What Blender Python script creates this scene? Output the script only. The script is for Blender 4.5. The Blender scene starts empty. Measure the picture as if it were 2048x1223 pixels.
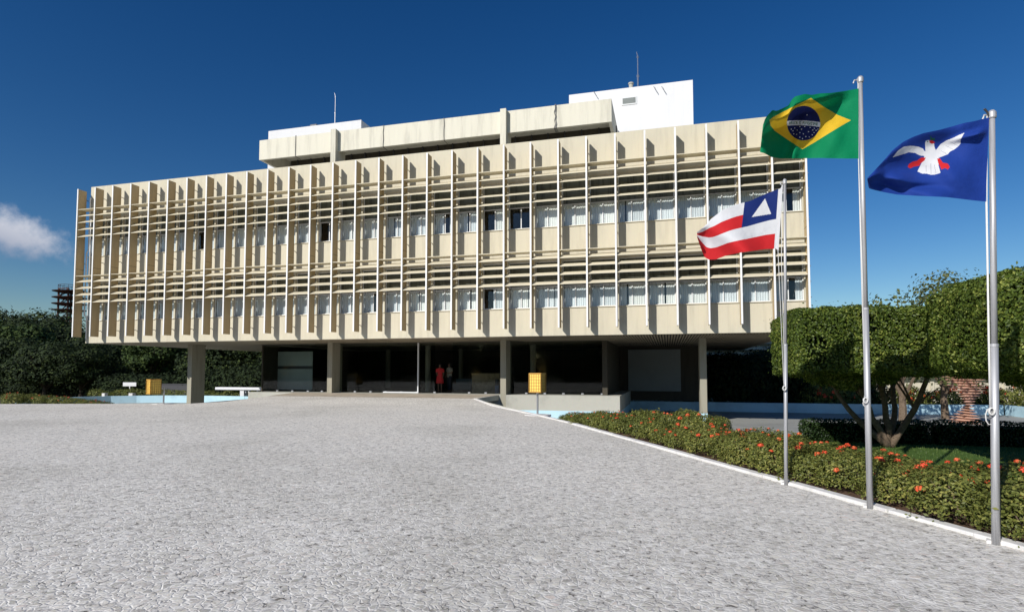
import bpy, math, random
import numpy as np
from mathutils import Vector, Matrix
R_ = math.radians
sc = bpy.context.scene
COL = sc.collection

# ------------------------------------------------------------------ camera
PITCH, YAW, FPX, CX, CY = 0.0529, 0.2607, 1165.1, 1024.0, 680.0
cam_d = bpy.data.cameras.new('camera'); cam = bpy.data.objects.new('camera', cam_d); COL.objects.link(cam)
cam_d.sensor_width = 36.0; cam_d.lens = 36.0 * FPX / 2048.0; cam_d.shift_y = (CY - 611.5) / 2048.0
cam_d.clip_start = 0.05; cam_d.clip_end = 5000
cam.location = (0, 0, 0); cam.rotation_euler = (math.pi / 2 + PITCH, 0, YAW)
sc.camera = cam

# ------------------------------------------------------------------ sun and sky
SUN_AZ, SUN_EL = R_(28), R_(29.8)
sun_d = bpy.data.lights.new('sun', 'SUN'); sun = bpy.data.objects.new('sun', sun_d); COL.objects.link(sun)
sun_d.energy = 4.4; sun_d.angle = R_(0.53); sun_d.color = (1.0, 0.965, 0.91)
SUN_DIR = Vector((math.sin(SUN_AZ) * math.cos(SUN_EL), math.cos(SUN_AZ) * math.cos(SUN_EL), -math.sin(SUN_EL)))
sun.rotation_euler = SUN_DIR.to_track_quat('-Z', 'Y').to_euler()

w = bpy.data.worlds.new('World'); sc.world = w; w.use_nodes = True
nt = w.node_tree; N = nt.nodes; L = nt.links; N.clear()
out = N.new('ShaderNodeOutputWorld'); bg = N.new('ShaderNodeBackground'); bg.inputs[1].default_value = 0.058
sky = N.new('ShaderNodeTexSky'); sky.sky_type = 'NISHITA'; sky.sun_disc = False
sky.sun_elevation = SUN_EL; sky.sun_rotation = math.pi + SUN_AZ
sky.altitude = 0; sky.air_density = 1.0; sky.dust_density = 0.25; sky.ozone_density = 2.5
hs = N.new('ShaderNodeHueSaturation'); hs.inputs['Saturation'].default_value = 1.36; hs.inputs['Hue'].default_value = 0.505
L.new(sky.outputs[0], hs.inputs['Color'])
gm = N.new('ShaderNodeGamma'); gm.inputs[1].default_value = 1.17; L.new(hs.outputs[0], gm.inputs[0])
# one small cloud low in the sky on the left
tc = N.new('ShaderNodeTexCoord')
def pix_ray(x, y):
    cy, sy, cp, sp = math.cos(-YAW), math.sin(-YAW), math.cos(PITCH), math.sin(PITCH)
    f = Vector((sy * cp, cy * cp, sp)); r = Vector((cy, -sy, 0)); u = r.cross(f)
    return f + r * ((x - CX) / FPX) - u * ((y - CY) / FPX)
def vm(op, a, b=None):
    n = N.new('ShaderNodeVectorMath'); n.operation = op
    L.new(a, n.inputs[0])
    if b is not None:
        if hasattr(b, 'default_value'): L.new(b, n.inputs[1])
        else: n.inputs[1].default_value = b
    return n
def mt(op, a, b=None, c=None):
    n = N.new('ShaderNodeMath'); n.operation = op
    for i, v in enumerate((a, b, c)):
        if v is None: continue
        if hasattr(v, 'default_value'): L.new(v, n.inputs[i])
        else: n.inputs[i].default_value = v
    return n.outputs[0]
cdir = pix_ray(30, 470).normalized(); cr = cdir.cross(Vector((0, 0, 1))).normalized(); cu = cr.cross(cdir)
nrm = vm('NORMALIZE', tc.outputs['Generated']).outputs[0]
dc = vm('DOT_PRODUCT', nrm, tuple(cdir)).outputs['Value']
du = mt('DIVIDE', vm('DOT_PRODUCT', nrm, tuple(cr)).outputs['Value'], dc)
dv = mt('DIVIDE', vm('DOT_PRODUCT', nrm, tuple(cu)).outputs['Value'], dc)
nz = N.new('ShaderNodeTexNoise'); nz.inputs['Scale'].default_value = 26; nz.inputs['Detail'].default_value = 9; nz.inputs['Roughness'].default_value = 0.6
L.new(nrm, nz.inputs['Vector'])
# bulging top, flat base
dv2 = mt('ADD', dv, mt('MULTIPLY', du, 0.30))
ell = mt('SQRT', mt('ADD', mt('POWER', mt('ABSOLUTE', mt('DIVIDE', mt('ADD', du, 0.012), 0.075)), 2), mt('POWER', mt('ABSOLUTE', mt('DIVIDE', dv2, 0.038)), 2)))
m1 = mt('ADD', mt('SUBTRACT', 1.0, ell), mt('MULTIPLY', mt('SUBTRACT', nz.outputs['Fac'], 0.5), 1.9))
mr = N.new('ShaderNodeMapRange'); mr.inputs['From Min'].default_value = 0.0; mr.inputs['From Max'].default_value = 1.0; mr.interpolation_type = 'SMOOTHSTEP'
L.new(m1, mr.inputs['Value'])
front = mt('GREATER_THAN', dc, 0.5)
fac = mt('MULTIPLY', mt('MULTIPLY', mr.outputs[0], front), 0.88)
sh = N.new('ShaderNodeMapRange'); sh.inputs['From Min'].default_value = -0.035; sh.inputs['From Max'].default_value = 0.02
L.new(dv2, sh.inputs['Value'])
ccol = N.new('ShaderNodeMixRGB'); ccol.inputs[1].default_value = (4.4, 5.2, 7.4, 1); ccol.inputs[2].default_value = (12.5, 12.6, 13.6, 1)
L.new(sh.outputs[0], ccol.inputs[0])
mx = N.new('ShaderNodeMixRGB'); L.new(fac, mx.inputs[0]); L.new(gm.outputs[0], mx.inputs[1]); L.new(ccol.outputs[0], mx.inputs[2])
L.new(mx.outputs[0], bg.inputs[0]); L.new(bg.outputs[0], out.inputs[0])

sc.view_settings.view_transform = 'Standard'; sc.view_settings.look = 'None'
sc.view_settings.exposure = 0.0; sc.view_settings.gamma = 1.0
sc.cycles.max_bounces = 8; sc.cycles.diffuse_bounces = 2; sc.cycles.transparent_max_bounces = 24

# ------------------------------------------------------------------ helpers
def atY(x, y, Y): d = pix_ray(x, y); return d * (Y / d.y)
def atZ(x, y, Z): d = pix_ray(x, y); return d * (Z / d.z)

class MB:
    def __init__(s): s.v = []; s.f = []; s.m = []
    def add(s, vs, fs, mi=0):
        o = len(s.v); s.v += [tuple(p) for p in vs]; s.f += [tuple(i + o for i in f) for f in fs]; s.m += [mi] * len(fs); return s
    def box(s, x0, x1, y0, y1, z0, z1, mi=0):
        return s.add([(x0,y0,z0),(x1,y0,z0),(x1,y1,z0),(x0,y1,z0),(x0,y0,z1),(x1,y0,z1),(x1,y1,z1),(x0,y1,z1)],
                     [(0,3,2,1),(4,5,6,7),(0,1,5,4),(1,2,6,5),(2,3,7,6),(3,0,4,7)], mi)
    def bar(s, a, b, wd, hd, mi=0, up=(0,0,1)):
        a = Vector(a); b = Vector(b); d = (b - a).normalized(); u = Vector(up)
        if abs(d.dot(u)) > .95: u = Vector((0,1,0))
        r = d.cross(u).normalized() * wd / 2; t = r.cross(d).normalized() * hd / 2
        vs = [p + i * r + j * t for p in (a, b) for i, j in ((-1,-1),(1,-1),(1,1),(-1,1))]
        return s.add(vs, [(0,1,2,3),(7,6,5,4),(0,4,5,1),(1,5,6,2),(2,6,7,3),(3,7,4,0)], mi)
    def tube(s, pts, rad, n=8, mi=0, cap=True):
        pts = [Vector(p) for p in pts]; o = len(s.v); k = len(pts)
        if not hasattr(rad, '__len__'): rad = [rad] * k
        pr = None
        for i, p in enumerate(pts):
            d = (pts[min(i+1,k-1)] - pts[max(i-1,0)]).normalized()
            if pr is None:
                pr = Vector((1,0,0)) if abs(d.x) < .9 else Vector((0,1,0))
            pr = (pr - d * pr.dot(d)).normalized(); q = d.cross(pr)
            for j in range(n):
                a = 2 * math.pi * j / n; s.v.append(tuple(p + (pr * math.cos(a) + q * math.sin(a)) * rad[i]))
        for i in range(k - 1):
            for j in range(n):
                s.f.append((o+i*n+j, o+i*n+(j+1)%n, o+(i+1)*n+(j+1)%n, o+(i+1)*n+j)); s.m.append(mi)
        if cap:
            s.f.append(tuple(o + j for j in range(n))[::-1]); s.m.append(mi)
            s.f.append(tuple(o + (k-1)*n + j for j in range(n))); s.m.append(mi)
        return s
    def lathe(s, c, prof, n=12, mi=0):
        o = len(s.v); k = len(prof)
        for r, z in prof:
            for j in range(n):
                a = 2*math.pi*j/n; s.v.append((c[0]+r*math.cos(a), c[1]+r*math.sin(a), c[2]+z))
        for i in range(k-1):
            for j in range(n): s.f.append((o+i*n+j, o+i*n+(j+1)%n, o+(i+1)*n+(j+1)%n, o+(i+1)*n+j)); s.m.append(mi)
        s.f.append(tuple(o+j for j in range(n))[::-1]); s.m.append(mi); s.f.append(tuple(o+(k-1)*n+j for j in range(n))); s.m.append(mi)
        return s
    def prism(s, poly, z0, z1, mi=0):     # poly counter-clockwise in XY; z may be a function
        n = len(poly); f0 = z0 if callable(z0) else (lambda x, y: z0); f1 = z1 if callable(z1) else (lambda x, y: z1)
        vs = [(x, y, f0(x, y)) for x, y in poly] + [(x, y, f1(x, y)) for x, y in poly]
        return s.add(vs, [tuple(range(n))[::-1], tuple(range(n, 2*n))] + [(i, (i+1)%n, n+(i+1)%n, n+i) for i in range(n)], mi)
    def mesh(s, name, mats, smooth=False):
        me = bpy.data.meshes.new(name); me.from_pydata(s.v, [], s.f)
        for m in (mats if isinstance(mats, (list, tuple)) else [mats]): me.materials.append(m)
        if any(s.m): me.polygons.foreach_set('material_index', s.m)
        if smooth: me.polygons.foreach_set('use_smooth', [True] * len(s.f))
        me.update(); return me
    def build(s, name, mats, parent=None, smooth=False, bevel=0):
        o = bpy.data.objects.new(name, s.mesh(name, mats, smooth)); COL.objects.link(o)
        if parent: o.parent = parent
        if bevel:
            b = o.modifiers.new('bevel', 'BEVEL'); b.width = bevel; b.segments = 2; b.limit_method = 'ANGLE'
        return o

def np_mesh(name, V, F, mats, mi=None, smooth=False):
    me = bpy.data.meshes.new(name); V = np.asarray(V, np.float32); F = np.asarray(F, np.int32)
    me.vertices.add(len(V)); me.vertices.foreach_set('co', V.ravel())
    k = F.shape[1]; me.loops.add(F.size); me.loops.foreach_set('vertex_index', F.ravel())
    me.polygons.add(len(F)); me.polygons.foreach_set('loop_start', np.arange(0, F.size, k, dtype=np.int32))
    me.polygons.foreach_set('loop_total', np.full(len(F), k, np.int32))
    for m in mats: me.materials.append(m)
    if mi is not None: me.polygons.foreach_set('material_index', np.asarray(mi, np.int32))
    if smooth: me.polygons.foreach_set('use_smooth', np.ones(len(F), bool))
    me.update(); me.validate(); return me
def link(name, me, parent=None, loc=None, rz=0, scale=None):
    o = bpy.data.objects.new(name, me); COL.objects.link(o)
    if parent: o.parent = parent
    if loc is not None: o.location = loc
    o.rotation_euler.z = rz
    if scale is not None: o.scale = scale
    return o
def thing(name, label, cat, loc=(0,0,0), rz=0, group=None):
    o = bpy.data.objects.new(name, None); COL.objects.link(o); o.location = loc; o.rotation_euler = (0,0,rz)
    o.empty_display_size = .3
    return tag(o, label, cat, group)
def tag(o, label, cat, group=None):
    o['label'] = label; o['category'] = cat
    if group: o['group'] = group
    return o
def struct(o, kind='structure'): o['kind'] = kind; return o

# ------------------------------------------------------------------ materials
def mat(name, color, rough=.7, metal=0, spec=.5):
    m = bpy.data.materials.new(name); m.use_nodes = True; b = m.node_tree.nodes['Principled BSDF']
    b.inputs['Base Color'].default_value = (*color, 1); b.inputs['Roughness'].default_value = rough
    b.inputs['Metallic'].default_value = metal; b.inputs['Specular IOR Level'].default_value = spec
    return m
class NT:
    def __init__(s, m): s.t = m.node_tree; s.b = s.t.nodes['Principled BSDF']; s.o = s.t.nodes['Material Output']
    def n(s, typ, ins=None, **kw):
        n = s.t.nodes.new(typ)
        for k, v in kw.items(): setattr(n, k, v)
        for k, v in (ins or {}).items():
            if isinstance(v, bpy.types.NodeSocket): s.t.links.new(v, n.inputs[k])
            else: n.inputs[k].default_value = v
        return n
    def l(s, a, b): s.t.links.new(a, b)
    def ramp(s, fac, stops):
        r = s.n('ShaderNodeValToRGB', {'Fac': fac}); e = r.color_ramp.elements
        while len(e) < len(stops): e.new(.5)
        for el, (p, c) in zip(e, stops): el.position = p; el.color = (*c, 1) if len(c) == 3 else c
        return r.outputs[0]
def paint(name, c, var=.08, rough=.75, scale=1.2, streak=True, bump=.15):
    """painted render with faint weathering: large stains, vertical streaks, fine grain"""
    m = mat(name, c, rough, spec=.3); t = NT(m)
    g = t.n('ShaderNodeNewGeometry'); mp = t.n('ShaderNodeMapping', {'Vector': g.outputs['Position'], 'Scale': (3.5, 3.5, .35) if streak else (1,1,1)})
    a = t.n('ShaderNodeTexNoise', {'Vector': mp.outputs[0], 'Scale': scale, 'Detail': 6, 'Roughness': .65})
    b = t.n('ShaderNodeTexNoise', {'Vector': g.outputs['Position'], 'Scale': 22.0, 'Detail': 3})
    d = tuple(x * (1 - 2.4 * var) for x in c); h = tuple(min(1, x * (1 + .6 * var)) for x in c)
    col = t.ramp(a.outputs['Fac'], [(.28, d), (.5, c), (.8, h)])
    mx = t.n('ShaderNodeMixRGB', {0: .10, 1: col, 2: b.outputs['Color']}, blend_type='OVERLAY')
    oi = t.n('ShaderNodeObjectInfo'); ov = t.n('ShaderNodeMapRange', {'Value': oi.outputs['Random'], 'To Min': .90, 'To Max': 1.05})
    mo = t.n('ShaderNodeMixRGB', {0: 1.0, 1: mx.outputs[0], 2: ov.outputs[0]}, blend_type='MULTIPLY')
    t.l(mo.outputs[0], t.b.inputs['Base Color'])
    bp = t.n('ShaderNodeBump', {'Height': b.outputs['Fac'], 'Strength': bump, 'Distance': .01}); t.l(bp.outputs[0], t.b.inputs['Normal'])
    return m
def leafmat(name, dark, light, yellow=None, rough=.5, trans=.25):
    m = mat(name, light, rough, spec=.35); t = NT(m)
    g = t.n('ShaderNodeNewGeometry'); rp = g.outputs['Random Per Island']
    ns = t.n('ShaderNodeTexNoise', {'Vector': g.outputs['Position'], 'Scale': 1.3, 'Detail': 3})
    ad = t.n('ShaderNodeMath', {0: rp, 1: ns.outputs['Fac']}, operation='ADD'); hf = t.n('ShaderNodeMath', {0: ad.outputs[0], 1: .5}, operation='MULTIPLY')
    st = [(.15, dark), (.6, light)] + ([(.85, yellow)] if yellow else [])
    c = t.ramp(hf.outputs[0], st); t.l(c, t.b.inputs['Base Color'])
    tr = t.n('ShaderNodeBsdfTranslucent', {'Color': c}); ms = t.n('ShaderNodeMixShader', {0: trans, 1: t.b.outputs[0], 2: tr.outputs[0]})
    t.l(ms.outputs[0], t.o.inputs[0]); return m
M = {}
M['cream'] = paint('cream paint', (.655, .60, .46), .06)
def streaks(m, lo, hi, amt, col):
    t = NT(m); src_ = t.b.inputs['Base Color'].links[0].from_socket; g = t.n('ShaderNodeNewGeometry')
    mp = t.n('ShaderNodeMapping', {'Vector': g.outputs['Position'], 'Scale': (9, 9, .22)}); n = t.n('ShaderNodeTexNoise', {'Vector': mp.outputs[0], 'Scale': 1.0, 'Detail': 5, 'Roughness': .75})
    f = t.n('ShaderNodeMapRange', {'Value': n.outputs['Fac'], 'From Min': lo, 'From Max': hi, 'To Max': amt}); mm_ = t.n('ShaderNodeMixRGB', {0: f.outputs[0], 1: src_, 2: (*col, 1)}); t.l(mm_.outputs[0], t.b.inputs['Base Color'])
streaks(M['cream'], .60, .82, .40, (.36, .31, .23))
M['cream2'] = paint('roof band concrete', (.70, .665, .55), .10, scale=.9)
streaks(M['cream2'], .58, .80, .45, (.32, .30, .25))
M['fin'] = paint('fin paint', (.55, .42, .24), .05, streak=True)
M['louver'] = paint('louver paint', (.68, .61, .45), .04, streak=False)
M['edge'] = mat('white fin edge', (.83, .82, .80), .55)
M['white'] = paint('white paint', (.78, .78, .79), .02)
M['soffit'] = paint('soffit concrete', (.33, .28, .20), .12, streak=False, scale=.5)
M['slot'] = mat('dark slot', (.05, .045, .04), .9)
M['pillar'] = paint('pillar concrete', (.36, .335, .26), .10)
M['podium'] = paint('podium paint', (.47, .46, .40), .10, streak=False, scale=.8)
M['poolblue'] = paint('pale blue pool paint', (.50, .72, .82), .10, streak=False, scale=.7)
M['poolfloor'] = paint('pool floor', (.34, .34, .31), .16, streak=False, scale=.35)
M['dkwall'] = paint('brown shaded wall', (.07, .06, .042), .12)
M['dkgrey'] = mat('dark grey wall paint', (.07,.07,.075), .9)
M['panel'] = paint('grey screen panel', (.25, .27, .26), .05, streak=False)
M['metal'] = mat('galvanised metal', (.55, .55, .56), .35, .9)
M['dkmetal'] = mat('dark metal', (.06, .06, .065), .5, .3)
M['rope'] = mat('white halyard', (.72, .71, .68), .9)
M['curtain'] = paint('curtain cloth', (.74, .76, .77), .10, scale=6, rough=.95)
M['blind'] = paint('blind cloth', (.84, .83, .79), .06, scale=4, rough=.95)
M['wframe'] = mat('white window frame', (.75, .76, .76), .5)
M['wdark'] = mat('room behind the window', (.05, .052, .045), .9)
def glassmat(name, tint=(.6, .68, .66), refl=.12):
    m = bpy.data.materials.new(name); m.use_nodes = True; t = m.node_tree; t.nodes.clear()
    o = t.nodes.new('ShaderNodeOutputMaterial'); tr = t.nodes.new('ShaderNodeBsdfTransparent'); tr.inputs[0].default_value = (*tint, 1)
    gl = t.nodes.new('ShaderNodeBsdfGlossy'); gl.inputs['Roughness'].default_value = .03; gl.inputs[0].default_value = (.9,.9,.9,1)
    lw_ = t.nodes.new('ShaderNodeLayerWeight'); lw_.inputs[0].default_value = .5
    pw = t.nodes.new('ShaderNodeMath'); pw.operation = 'POWER'; pw.inputs[1].default_value = 4.0; t.links.new(lw_.outputs['Facing'], pw.inputs[0])
    ad = t.nodes.new('ShaderNodeMath'); ad.operation = 'MULTIPLY_ADD'; ad.inputs[1].default_value = .8; ad.inputs[2].default_value = refl
    t.links.new(pw.outputs[0], ad.inputs[0])
    mxn = t.nodes.new('ShaderNodeMixShader'); t.links.new(ad.outputs[0], mxn.inputs[0]); t.links.new(tr.outputs[0], mxn.inputs[1]); t.links.new(gl.outputs[0], mxn.inputs[2])
    t.links.new(mxn.outputs[0], o.inputs[0]); return m
M['glass'] = glassmat('window glass', (.95, .97, .97), .035)
M['lglass'] = glassmat('lobby glass', (.80, .84, .82), .016)

# paved plaza of irregular light stones
def paving():
    m = mat('portuguese stone paving', (.5, .5, .5), .8, spec=.25); t = NT(m)
    g = t.n('ShaderNodeNewGeometry'); P = g.outputs['Position']
    wn = t.n('ShaderNodeTexNoise', {'Vector': P, 'Scale': 5.0, 'Detail': 2})
    wv = t.n('ShaderNodeVectorMath', {0: wn.outputs['Color'], 1: (.5,.5,.5)}, operation='SUBTRACT')
    ws = t.n('ShaderNodeVectorMath', {0: wv.outputs[0], 'Scale': .12}, operation='SCALE')
    wp = t.n('ShaderNodeVectorMath', {0: P, 1: ws.outputs[0]}, operation='ADD')
    mp = t.n('ShaderNodeMapping', {'Vector': wp.outputs[0], 'Scale': (1, 1, 0)})
    SC = 18.5
    v = t.n('ShaderNodeTexVoronoi', {'Vector': mp.outputs[0], 'Scale': SC}, feature='F1')
    e = t.n('ShaderNodeTexVoronoi', {'Vector': mp.outputs[0], 'Scale': SC}, feature='DISTANCE_TO_EDGE')
    cell = t.n('ShaderNodeSeparateColor', {0: v.outputs['Color']})
    fine = t.n('ShaderNodeTexNoise', {'Vector': P, 'Scale': 60.0, 'Detail': 4})
    mid = t.n('ShaderNodeTexNoise', {'Vector': P, 'Scale': 2.6, 'Detail': 4, 'Roughness': .6})
    big = t.n('ShaderNodeTexNoise', {'Vector': P, 'Scale': .22, 'Detail': 5, 'Roughness': .6})
    stone = t.ramp(cell.outputs[0], [(0, (.46,.445,.41)), (.25, (.63,.60,.545)), (.6, (.73,.70,.64)), (.93, (.82,.785,.71)), (1.0, (.76,.67,.61))])
    stone = t.n('ShaderNodeMixRGB', {0: .35, 1: stone, 2: fine.outputs['Color']}, blend_type='SOFT_LIGHT').outputs[0]
    # pale mortar, in places washed out to a dark open joint
    mor = t.n('ShaderNodeTexNoise', {'Vector': P, 'Scale': 15.0, 'Detail': 4, 'Roughness': .75})
    morc = t.ramp(mor.outputs['Fac'], [(.35, (.14,.125,.11)), (.42, (.62,.60,.57)), (.62, (.88,.86,.82))])
    ww = t.n('ShaderNodeMath', {0: mid.outputs['Fac'], 1: .22}, operation='MULTIPLY')
    ed = t.n('ShaderNodeMath', {0: e.outputs['Distance'], 1: ww.outputs[0]}, operation='SUBTRACT')
    fj = t.n('ShaderNodeMath', {0: fine.outputs['Fac'], 1: .16, 2: -.05}, operation='MULTIPLY_ADD')
    ed = t.n('ShaderNodeMath', {0: ed.outputs[0], 1: fj.outputs[0]}, operation='SUBTRACT')
    jm = t.n('ShaderNodeMapRange', {'Value': ed.outputs[0], 'From Min': .0, 'From Max': .045, 'To Min': 1.0, 'To Max': 0.0})
    c = t.n('ShaderNodeMixRGB', {0: jm.outputs[0], 1: stone, 2: morc})
    tint = t.ramp(big.outputs['Fac'], [(.30, (.86,.84,.80)), (.5, (1.03,1.01,.98)), (.7, (1.05,1.02,.98))])
    blot = t.n('ShaderNodeTexNoise', {'Vector': P, 'Scale': 10.0, 'Detail': 6, 'Roughness': .8})
    blc = t.ramp(blot.outputs['Fac'], [(.32, (.72,.70,.67)), (.5, (1.0,1.0,.99)), (.66, (1.16,1.16,1.14))])
    c2 = t.n('ShaderNodeMixRGB', {0: 1.0, 1: c.outputs[0], 2: tint}, blend_type='MULTIPLY')
    c3 = t.n('ShaderNodeMixRGB', {0: 1.0, 1: c2.outputs[0], 2: blc}, blend_type='MULTIPLY')
    t.l(c3.outputs[0], t.b.inputs['Base Color'])
    hm = t.n('ShaderNodeMapRange', {'Value': e.outputs['Distance'], 'From Min': 0, 'From Max': .16, 'To Min': 0, 'To Max': 1}, interpolation_type='SMOOTHSTEP')
    h2 = t.n('ShaderNodeMath', {0: hm.outputs[0], 1: fine.outputs['Fac']}, operation='ADD')
    h3 = t.n('ShaderNodeMath', {0: h2.outputs[0], 1: cell.outputs[1]}, operation='ADD')
    bp = t.n('ShaderNodeBump', {'Height': h3.outputs[0], 'Strength': .36, 'Distance': .010}); t.l(bp.outputs[0], t.b.inputs['Normal'])
    return m
M['paving'] = paving()
M['landing'] = paint('landing stone', (.50, .43, .34), .15, streak=False, scale=2.0)
M['kerb'] = paint('white kerb', (.74, .72, .69), .10, streak=False, scale=3)
def ground_mat(name, a, b, scale, bump=.3):
    m = mat(name, a, .95, spec=.1); t = NT(m); g = t.n('ShaderNodeNewGeometry')
    n1 = t.n('ShaderNodeTexNoise', {'Vector': g.outputs['Position'], 'Scale': scale, 'Detail': 8, 'Roughness': .7})
    t.l(t.ramp(n1.outputs['Fac'], [(.3, a), (.7, b)]), t.b.inputs['Base Color'])
    bp = t.n('ShaderNodeBump', {'Height': n1.outputs['Fac'], 'Strength': bump, 'Distance': .05}); t.l(bp.outputs[0], t.b.inputs['Normal']); return m
M['ground'] = ground_mat('dry grass ground', (.06,.07,.03), (.16,.14,.08), 1.5)
M['lawn'] = ground_mat('lawn', (.05,.10,.02), (.11,.18,.04), 14)
M['soil'] = ground_mat('bed soil', (.07,.04,.025), (.20,.13,.09), 9, .8)
M['bark'] = ground_mat('bark', (.10,.07,.045), (.24,.18,.13), 16, .6)
M['barkdk'] = ground_mat('dark bark', (.045,.035,.025), (.10,.08,.06), 6, .5)
M['leaf_top'] = leafmat('topiary leaves', (.022,.042,.006), (.12,.175,.024), (.40,.42,.09))
M['leaf_ix'] = leafmat('ixora leaves', (.05,.07,.015), (.19,.21,.045), (.42,.38,.10))
M['leaf_hedge'] = leafmat('clipped hedge leaves', (.010,.022,.008), (.035,.07,.015), (.10,.13,.03))
M['leaf_far'] = leafmat('far tree leaves', (.006,.013,.004), (.022,.042,.009), (.085,.115,.020), rough=.8, trans=.1)
M['leaf_lit'] = leafmat('bright far tree leaves', (.010,.022,.006), (.045,.08,.014), (.11,.15,.03), rough=.8, trans=.1)
M['leaf_shade'] = leafmat('shade-dark understory leaves', (.004,.009,.003), (.018,.034,.008), (.05,.07,.015), rough=.9, trans=.05)  # darkened leaf copy, deep shade under the trees put into its colour
M['leaf_olive'] = leafmat('thin tree leaves', (.04,.05,.015), (.12,.14,.04), (.22,.22,.08))
M['core'] = mat('shaded foliage', (.006, .010, .004), 1, spec=0)  # near-black fill standing in for the shade inside hedges and crowns
M['petal'] = mat('red petals', (.78, .075, .025), .6); M['petal2'] = mat('orange petals', (.80, .16, .05), .6)

# ------------------------------------------------------------------ levels
FLOOR, PLAZA, POD, LAWN = -2.38, -1.45, -1.20, -1.48
S = 1.25; X0 = -32.066; NF = 31; YF = 25.02; FD = .50; YW = 25.68
XR = X0 + 30 * S                                # last fin
WZ0, WZ1 = 1.585, 10.57; FZ0, FZ1 = 1.91, 10.257
WX0, WX1 = -31.93, XR + .03; YB = 46.5
PILX = [-27.75, -18.3, -8.28, 1.46]; PY0, PY1, PW = 28.7, 29.75, .31

# ------------------------------------------------------------------ setting: ground, plaza, pool, lawn
g = MB(); g.add([(-900,-300,-2.46),(900,-300,-2.46),(900,1500,-2.46),(-900,1500,-2.46)], [(0,1,2,3)])
struct(g.build('ground', M['ground']))
KD = Vector((-.521, 1, 0)).normalized(); K0 = Vector((2.68, 5.93, 0))      # kerb line
def kp(t, off=0):
    y = 5.93 + KD.y * t; x = 2.68 - .521 * (min(y, 17) - 5.93) - .618 * max(0, y - 17)
    return x + KD.y * off, y - KD.x * off
TE = (26.4 - 5.93) / KD.y
plaza_poly = [(-70,-14), (12,-14), kp(-8), kp((17 - 5.93) / KD.y), kp(TE), (-8.35, 28.69), (-20.5, 28.69), (-20.3, 25.0), (-20.7, 21.6), (-24.6, 20.5), (-28.6, 19.2), (-40,15.5), (-70, 9)]
def pz(x, y): return PLAZA + .24 * max(0, min(1, (y - 23.5) / 5.2))
# plaza surface as a fan of strips so the approach can rise gently
pl = MB()
def clip_poly(poly, y0, y1):
    def cl(P, keep, yy):
        o = []
        for i in range(len(P)):
            a, b = P[i], P[(i+1) % len(P)]
            if keep(a): o.append(a)
            if keep(a) != keep(b): t = (yy - a[1]) / (b[1] - a[1]); o.append((a[0] + t * (b[0]-a[0]), yy))
        return o
    return cl(cl(poly, lambda p: p[1] >= y0, y0), lambda p: p[1] <= y1, y1)
ys = [-14.5, 23.5, 24.5, 25.5, 26.6, 27.7, 28.7]
for a, b in zip(ys[:-1], ys[1:]):
    q = clip_poly(plaza_poly, a, b)
    if len(q) > 2: pl.add([(x, y, pz(x, y)) for x, y in q], [tuple(range(len(q)))], 0)
for i in range(len(plaza_poly)):                # retaining sides
    a, b = plaza_poly[i], plaza_poly[(i+1) % len(plaza_poly)]
    if a[1] > 28.6 and b[1] > 28.6: continue
    za, zb = pz(*a) - .0, pz(*b) - .0
    if b == (-8.35, 28.69):                     # open edge of the approach slab, hollow underneath
        c = (-11.0, 28.69); d = (a[0] - .35, a[1] - .1)
        pl.add([(a[0],a[1],za-.26),(b[0],b[1],zb-.26),(b[0],b[1],zb),(a[0],a[1],za)], [(0,1,2,3)], 1)
        pl.add([(a[0],a[1],za-.26),(d[0],d[1],za-.26),(c[0],c[1],zb-.26),(b[0],b[1],zb-.26)], [(0,1,2,3)], 1)
        pl.add([(d[0],d[1],-2.45),(c[0],c[1],-2.45),(c[0],c[1],zb-.26),(d[0],d[1],za-.26)], [(0,1,2,3)], 1)
        continue
    pl.add([(a[0],a[1],-2.45),(b[0],b[1],-2.45),(b[0],b[1],zb),(a[0],a[1],za)], [(0,1,2,3)], 1)
struct(pl.build('plaza_paving', [M['paving'], M['podium']]))
# landing strip in front of the lobby glass
ln = MB(); ln.add([(-20.4,26.6,pz(0,26.6)+.006),(-9.1,26.6,pz(0,26.6)+.006),(-8.4,28.69,pz(0,28.69)+.006),(-20.4,28.69,pz(0,28.69)+.006)], [(0,1,2,3)])
struct(ln.build('landing_pavement', M['landing']))
# kerb, laid in stones, slightly wavy and chipped
kb = MB(); rnd = random.Random(4); t = -9.0
while t < TE:
    ln_ = rnd.uniform(.75, 1.05); t2 = min(t + ln_ - .008, TE); z = .035 + rnd.uniform(-.006, .006); w0 = rnd.uniform(-.008, .008)
    pts = [kp(t, -.03 + w0), kp(t2, -.03 + w0), kp(t2, .10 + w0), kp(t, .10 + w0)]
    f = lambda x, y: pz(x, y) + z
    kb.prism([pts[0], pts[3], pts[2], pts[1]], -1.75, f)
    t += ln_
struct(kb.build('kerb', M['kerb'], bevel=.012))
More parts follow.
